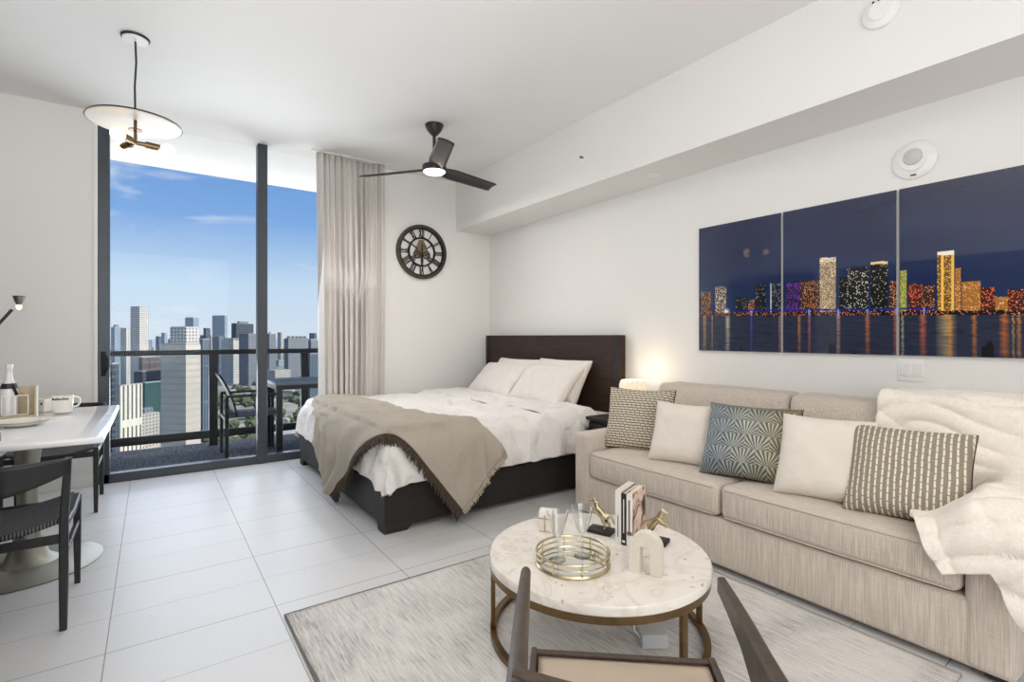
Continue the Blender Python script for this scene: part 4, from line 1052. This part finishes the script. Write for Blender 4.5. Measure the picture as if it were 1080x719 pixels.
# ================================================================== DINING SET
dt = thing('dining_table', 'white rectangular dining table on a steel tulip pedestal', 'table', (-.53, 3.6, 0))
MB().box(-.37, .355, -.66, .655, .72, .75, bev=.008, seg=3).build('tabletop', M['tabletop'], dt)
MB().lathe([(0, .715), (.10, .715), (.09, .70), (.055, .60), (.042, .48), (.042, .30), (.055, .15), (.09, .05), (.13, .025), (0, .025)], 48, (0, .04, 0)).build('pedestal', M['steel'], dt)
MB().lathe([(0, 0), (.335, 0), (.34, .006), (.33, .014), (.12, .028), (0, .028)], 96, (-.03, .04, 0)).build('base_disc', M['steel'], dt)
def dining_chair(loc, rz, label):
    c = thing('dining_chair', label, 'chair', loc, rz, group='black dining chairs at the white table')
    for s in (-1, 1):
        MB().bar([(s * .250, -.235, .70), (s * .243, -.23, .60), (s * .235, -.23, .44), (s * .235, -.235, .22), (s * .235, -.25, 0)], [.022, .026, .03, .03, .024], [.03, .032, .034, .034, .028], up=(0, 1, 0)).build('rear_leg', M['black'], c)
        MB().bar([(s * .235, .235, .43), (s * .235, .235, .2), (s * .235, .24, 0)], [.03, .028, .022], [.032, .03, .024], up=(0, 1, 0)).build('front_leg', M['black'], c)
        MB().bar([(s * .235, -.22, .425), (s * .235, 0, .41), (s * .235, .235, .425)], .026, .03).build('seat_rail', M['black'], c)
        MB().bar([(s * .235, -.225, .30), (s * .235, .23, .30)], .018, .022).build('side_stretcher', M['black'], c)
    MB().bar([(-.22, -.232, .37), (.22, -.232, .37)], .02, .036).build('rear_stretcher', M['black'], c)
    MB().bar([(-.22, .232, .40), (.22, .232, .40)], .02, .036).build('front_rail', M['black'], c)
    def bk_(u, v):
        x = -.25 + u * .50; e = sin(pi * u); 
        return Vector((x, -.245 - .055 * e - .01 * v, .70 - (1 - v) * (.06 + .065 * e)))
    o = MB().grid(bk_, 28, 8).build('backrest', M['black'], c, 80, fix=False); modif(o, 'SOLIDIFY', thickness=.018, offset=0)
    def st_(u, v):
        x = -.222 + u * .444; y = -.215 + v * .44
        return Vector((x, y, .452 - .042 * sin(pi * u) - .006 * sin(pi * v)))
    o = MB().grid(st_, 24, 24).build('woven_seat', M['cord'], c, 80, fix=False); modif(o, 'SOLIDIFY', thickness=.022, offset=-1)
    return c
ch = dining_chair((-.53, 3.015, 0), 0, 'near black dining chair with woven seat, back to the camera')
dup(ch, (-.545, 4.725, 0), pi, 'far black dining chair tucked beyond the white table')
# things on the dining table
TT = .7505
q = at(66, 435, .75)
mg = thing('mug', 'white mug with dark lettering band near the table edge', 'mug', (q.x, q.y, TT), R(5))
MB().lathe([(0, 0), (.036, 0), (.044, .004), (.047, .03), (.050, .10), (.047, .10), (.044, .03), (.04, .008), (0, .007)], 40).build('cup', M['ceramic'], mg)
MB().tube([(.045, 0, .082), (.062, 0, .090), (.078, 0, .078), (.080, 0, .055), (.068, 0, .035), (.047, 0, .03)], .0055, 8).build('handle', M['ceramic'], mg)
mb = MB()
for k in range(9):
    a = R(-150 + k * 11); hh = .010 + .004 * (k % 3 == 0)
    mb.box(-.0006, .0016, -.0032, .0032, .078, .078 + hh, M=Matrix.Rotation(a, 4, 'Z') @ Matrix.Translation((.0495, 0, 0)))
mb.build('lettering', M['inkblack'], mg)
q = at(46, 434, .75)
cd_ = thing('ceramic_dish', 'low cream patterned dish between the crate and the mug', 'dish', (q.x, q.y, TT), R(-35))
MB().lathe([(0, 0), (.05, 0), (.058, .01), (.060, .075), (.057, .078), (.054, .012), (0, .01)], 4, M=Matrix.Rotation(R(45), 4, 'Z')).build('bowl', M['ceramic'], cd_, 20)
mb = MB()
for k in (-1, 0, 1): mb.box(k * .026 - .004, k * .026 + .004, -.0445, -.042, .045, .058)
mb.build('pattern', M['inkblack'], cd_)
q = at(22, 449, .75)
for k in range(2):
    tag(MB().lathe([(0, 0), (.05, 0), (.06, .003), (.105, .018), (.107, .021), (.06, .008), (0, .006)], 56, (q.x, q.y, TT + k * .008)).build('dinner_plate', M['ceramic']), ('lower' if k == 0 else 'upper') + ' of two stacked cream plates in front of the crate', 'plate', 'plates on the dining table')
# crate with bottle and frames
M['crate'] = wood('pale_crate_wood', (200, 184, 156), (3, 3, 14), .12, .7)
q = at(16, 440, .75)
cr_ = thing('wooden_crate', 'pale wooden display crate holding a bottle on the dining table', 'crate', (q.x - .03, q.y + .03, TT), R(8))
mb = MB()
mb.box(-.12, .12, .06, .068, 0, .165); mb.box(-.12, .12, -.06, .06, 0, .008); mb.box(-.12, -.112, -.06, .06, .008, .165); mb.box(.104, .112, -.06, .06, .008, .165)
mb.build('crate_box', M['crate'], cr_, 0)
MB().box(.112, .12, -.064, .068, 0, .168).build('white_side', M['white'], cr_, 0)
for x0, tilt in ((-.07, .25), (-.0, .18), (.05, .12)):
    fr = MB(); 
    for seg in ((-.03, -.026, .0, .11), (.026, .03, .0, .11), (-.03, .03, .106, .11), (-.03, .03, 0, .004)): fr.box(x0 + seg[0], x0 + seg[1], -.052, -.047, seg[2] + .01, seg[3] + .01)
    o = tag(fr.build('card_frame', M['white'], None, 0), {-.07: 'white card frame leaning at left inside the crate', 0.0: 'middle white card frame leaning inside the crate', .05: 'right white card frame leaning inside the crate'}[x0], 'frame', 'card frames in the crate')
    o.location = cr_.location; o.rotation_euler = (R(-4), 0, R(8))
bt = thing('bottle', 'white bottle with black neck ribbon standing in the crate', 'bottle', cr_.location + Matrix.Rotation(R(8), 3, 'Z') @ Vector((.0, .018, .009)))
MB().lathe([(0, 0), (.036, 0), (.038, .01), (.038, .13), (.030, .165), (.018, .20), (.0145, .235), (.0145, .262), (.017, .266), (.017, .285), (0, .287)], 32).build('body', plain('bottle_white', (236, 234, 232), .25), bt)
MB().lathe([(.0345, .150), (.0315, .166), (.027, .178), (.029, .179), (.034, .166), (.0365, .150)], 32, closed=True).bar([(.02, -.03, .165), (.035, -.045, .13), (.04, -.05, .11)], .016, .003, up=(.3, 1, .3)).build('ribbon', M['inkblack'], bt)
# reading lamp behind the table
lz = onY(20, 322, 4.95)
fl = thing('floor_lamp', 'slim adjustable floor lamp with small lit cone head by the left wall', 'lamp', (lz.x - .42, 4.95, 0))
MB().lathe([(0, 0), (.12, 0), (.12, .015), (.02, .022), (0, .022)], 40).build('base', M['black'], fl)
hx, hz_ = .42, lz.z
MB().tube([(0, 0, .02), (0, 0, hz_ - .62)], .009, 10).build('pole', M['black'], fl)
MB().tube([(0, 0, hz_ - .62), (hx - .035, 0, hz_ - .03)], [.008, .010], 10).build('arm', M['black'], fl)
MB().lathe([(.036, .055), (.032, .05), (.020, .012), (.012, 0), (.008, -.01), (.012, -.012), (.016, 0), (.023, .012), (.034, .05)], 32, M=Matrix.Translation((hx, 0, hz_ + .012)), closed=False).build('lamp_head', plain('brushed_nickel', (150, 144, 136), .3, .9), fl)
MB().lathe([(0, .03), (.013, .024), (.017, .008), (.012, -.008), (0, -.014)], 20, M=Matrix.Translation((hx, 0, hz_ - .018))).build('bulb', M['bulb'], fl)
# kitchen island edge
ki = thing('kitchen_island', 'dark slate kitchen island end with black top at left frame edge', 'island', (-.455, 2.61, 0))
MB().box(-.95, 0, -1.6, 0, .10, .815, bev=.003).build('panel', M['slate'], ki)
MB().box(-.96, .004, -1.61, .006, .815, .85, bev=.004).build('worktop', M['inkblack'], ki)
MB().box(-.9, -.012, -1.55, -.008, 0, .10).build('plinth', M['inkblack'], ki)
# tall cabinets on the left wall (seen in the gloss of the prints)
for y0, y1, lab in ((3.80, 5.25, 'tall dark cabinet by the window wall, mirrored in the prints'), (.2, 3.44, 'long dark cabinet run on the left wall, mirrored in the prints')):
    k_ = thing('tall_cabinet', lab, 'cabinet', (XL, 0, 0))
    MB().box(.002, .02, y0, y1, .08, 2.24).build('body', M['black'], k_); MB().box(.002, .01, y0, y1, 0, .08).build('plinth', M['inkblack'], k_)
    n = max(2, int((y1 - y0) / .6)); w_ = (y1 - y0) / n
    for i in range(n):
        dd = MB().box(.02, .04, y0 + i * w_ + .003, y0 + (i + 1) * w_ - .003, .09, 2.235, bev=.002).build('door', M['black'], k_)
        MB().tube([(.055, y0 + i * w_ + .05, 1.0), (.055, y0 + i * w_ + .05, 1.3)], .006, 8).build('handle', M['steel'], dd)
# ================================================================== BALCONY FURNITURE
bt_ = thing('balcony_table', 'dark grey metal dining table on the balcony', 'table', (0, 0, 0))
tx0, tx1, ty0, ty1 = 1.03, 2.5, 5.62, 6.22
MB().box(tx0, tx1, ty0, ty1, .70, .735, bev=.004).build('tabletop', plain('slate_tabletop', (92, 98, 108), .5), bt_)
MB().box(tx0 + .01, tx1 - .01, ty0 + .01, ty1 - .01, .655, .70).build('apron', M['rail'], bt_)
for x in (tx0 + .04, tx1 - .04):
    for y in (ty0 + .035, ty1 - .035): MB().box(x - .028, x + .028, y - .028, y + .028, -.012, .66, bev=.003).build('leg', M['rail'], bt_)
bc = thing('balcony_chair', 'black metal armchair with mesh back at the balcony table', 'chair', (.60, 5.66, -.012))
for y in (0, .46):
    MB().tube([(0, y, 0), (0, y, .62)], .018, 8).build('rear_leg', M['rail'], bc)
    MB().tube([(.49, y, 0), (.49, y, .62)], .018, 8).build('front_leg', M['rail'], bc)
    MB().bar([(-.01, y, .625), (.50, y, .625)], .04, .022).build('armrest', M['rail'], bc)
MB().bar([(0.0, .0, .40), (0, .46, .40)], .03, .03).bar([(.49, .0, .40), (.49, .46, .40)], .03, .03).build('cross_bar', M['rail'], bc)
MB().box(.02, .49, .03, .43, .41, .44, bev=.006).build('seat', plain('mesh_fabric', (70, 76, 84), .8), bc)
def bb_(u, v): return Vector((.10 - .05 * v - .10 * v * v, .03 + u * .40, .42 + v * .42))
o = MB().grid(bb_, 8, 12).build('backrest', M['rail'], bc, 80, fix=False); modif(o, 'SOLIDIFY', thickness=.016)
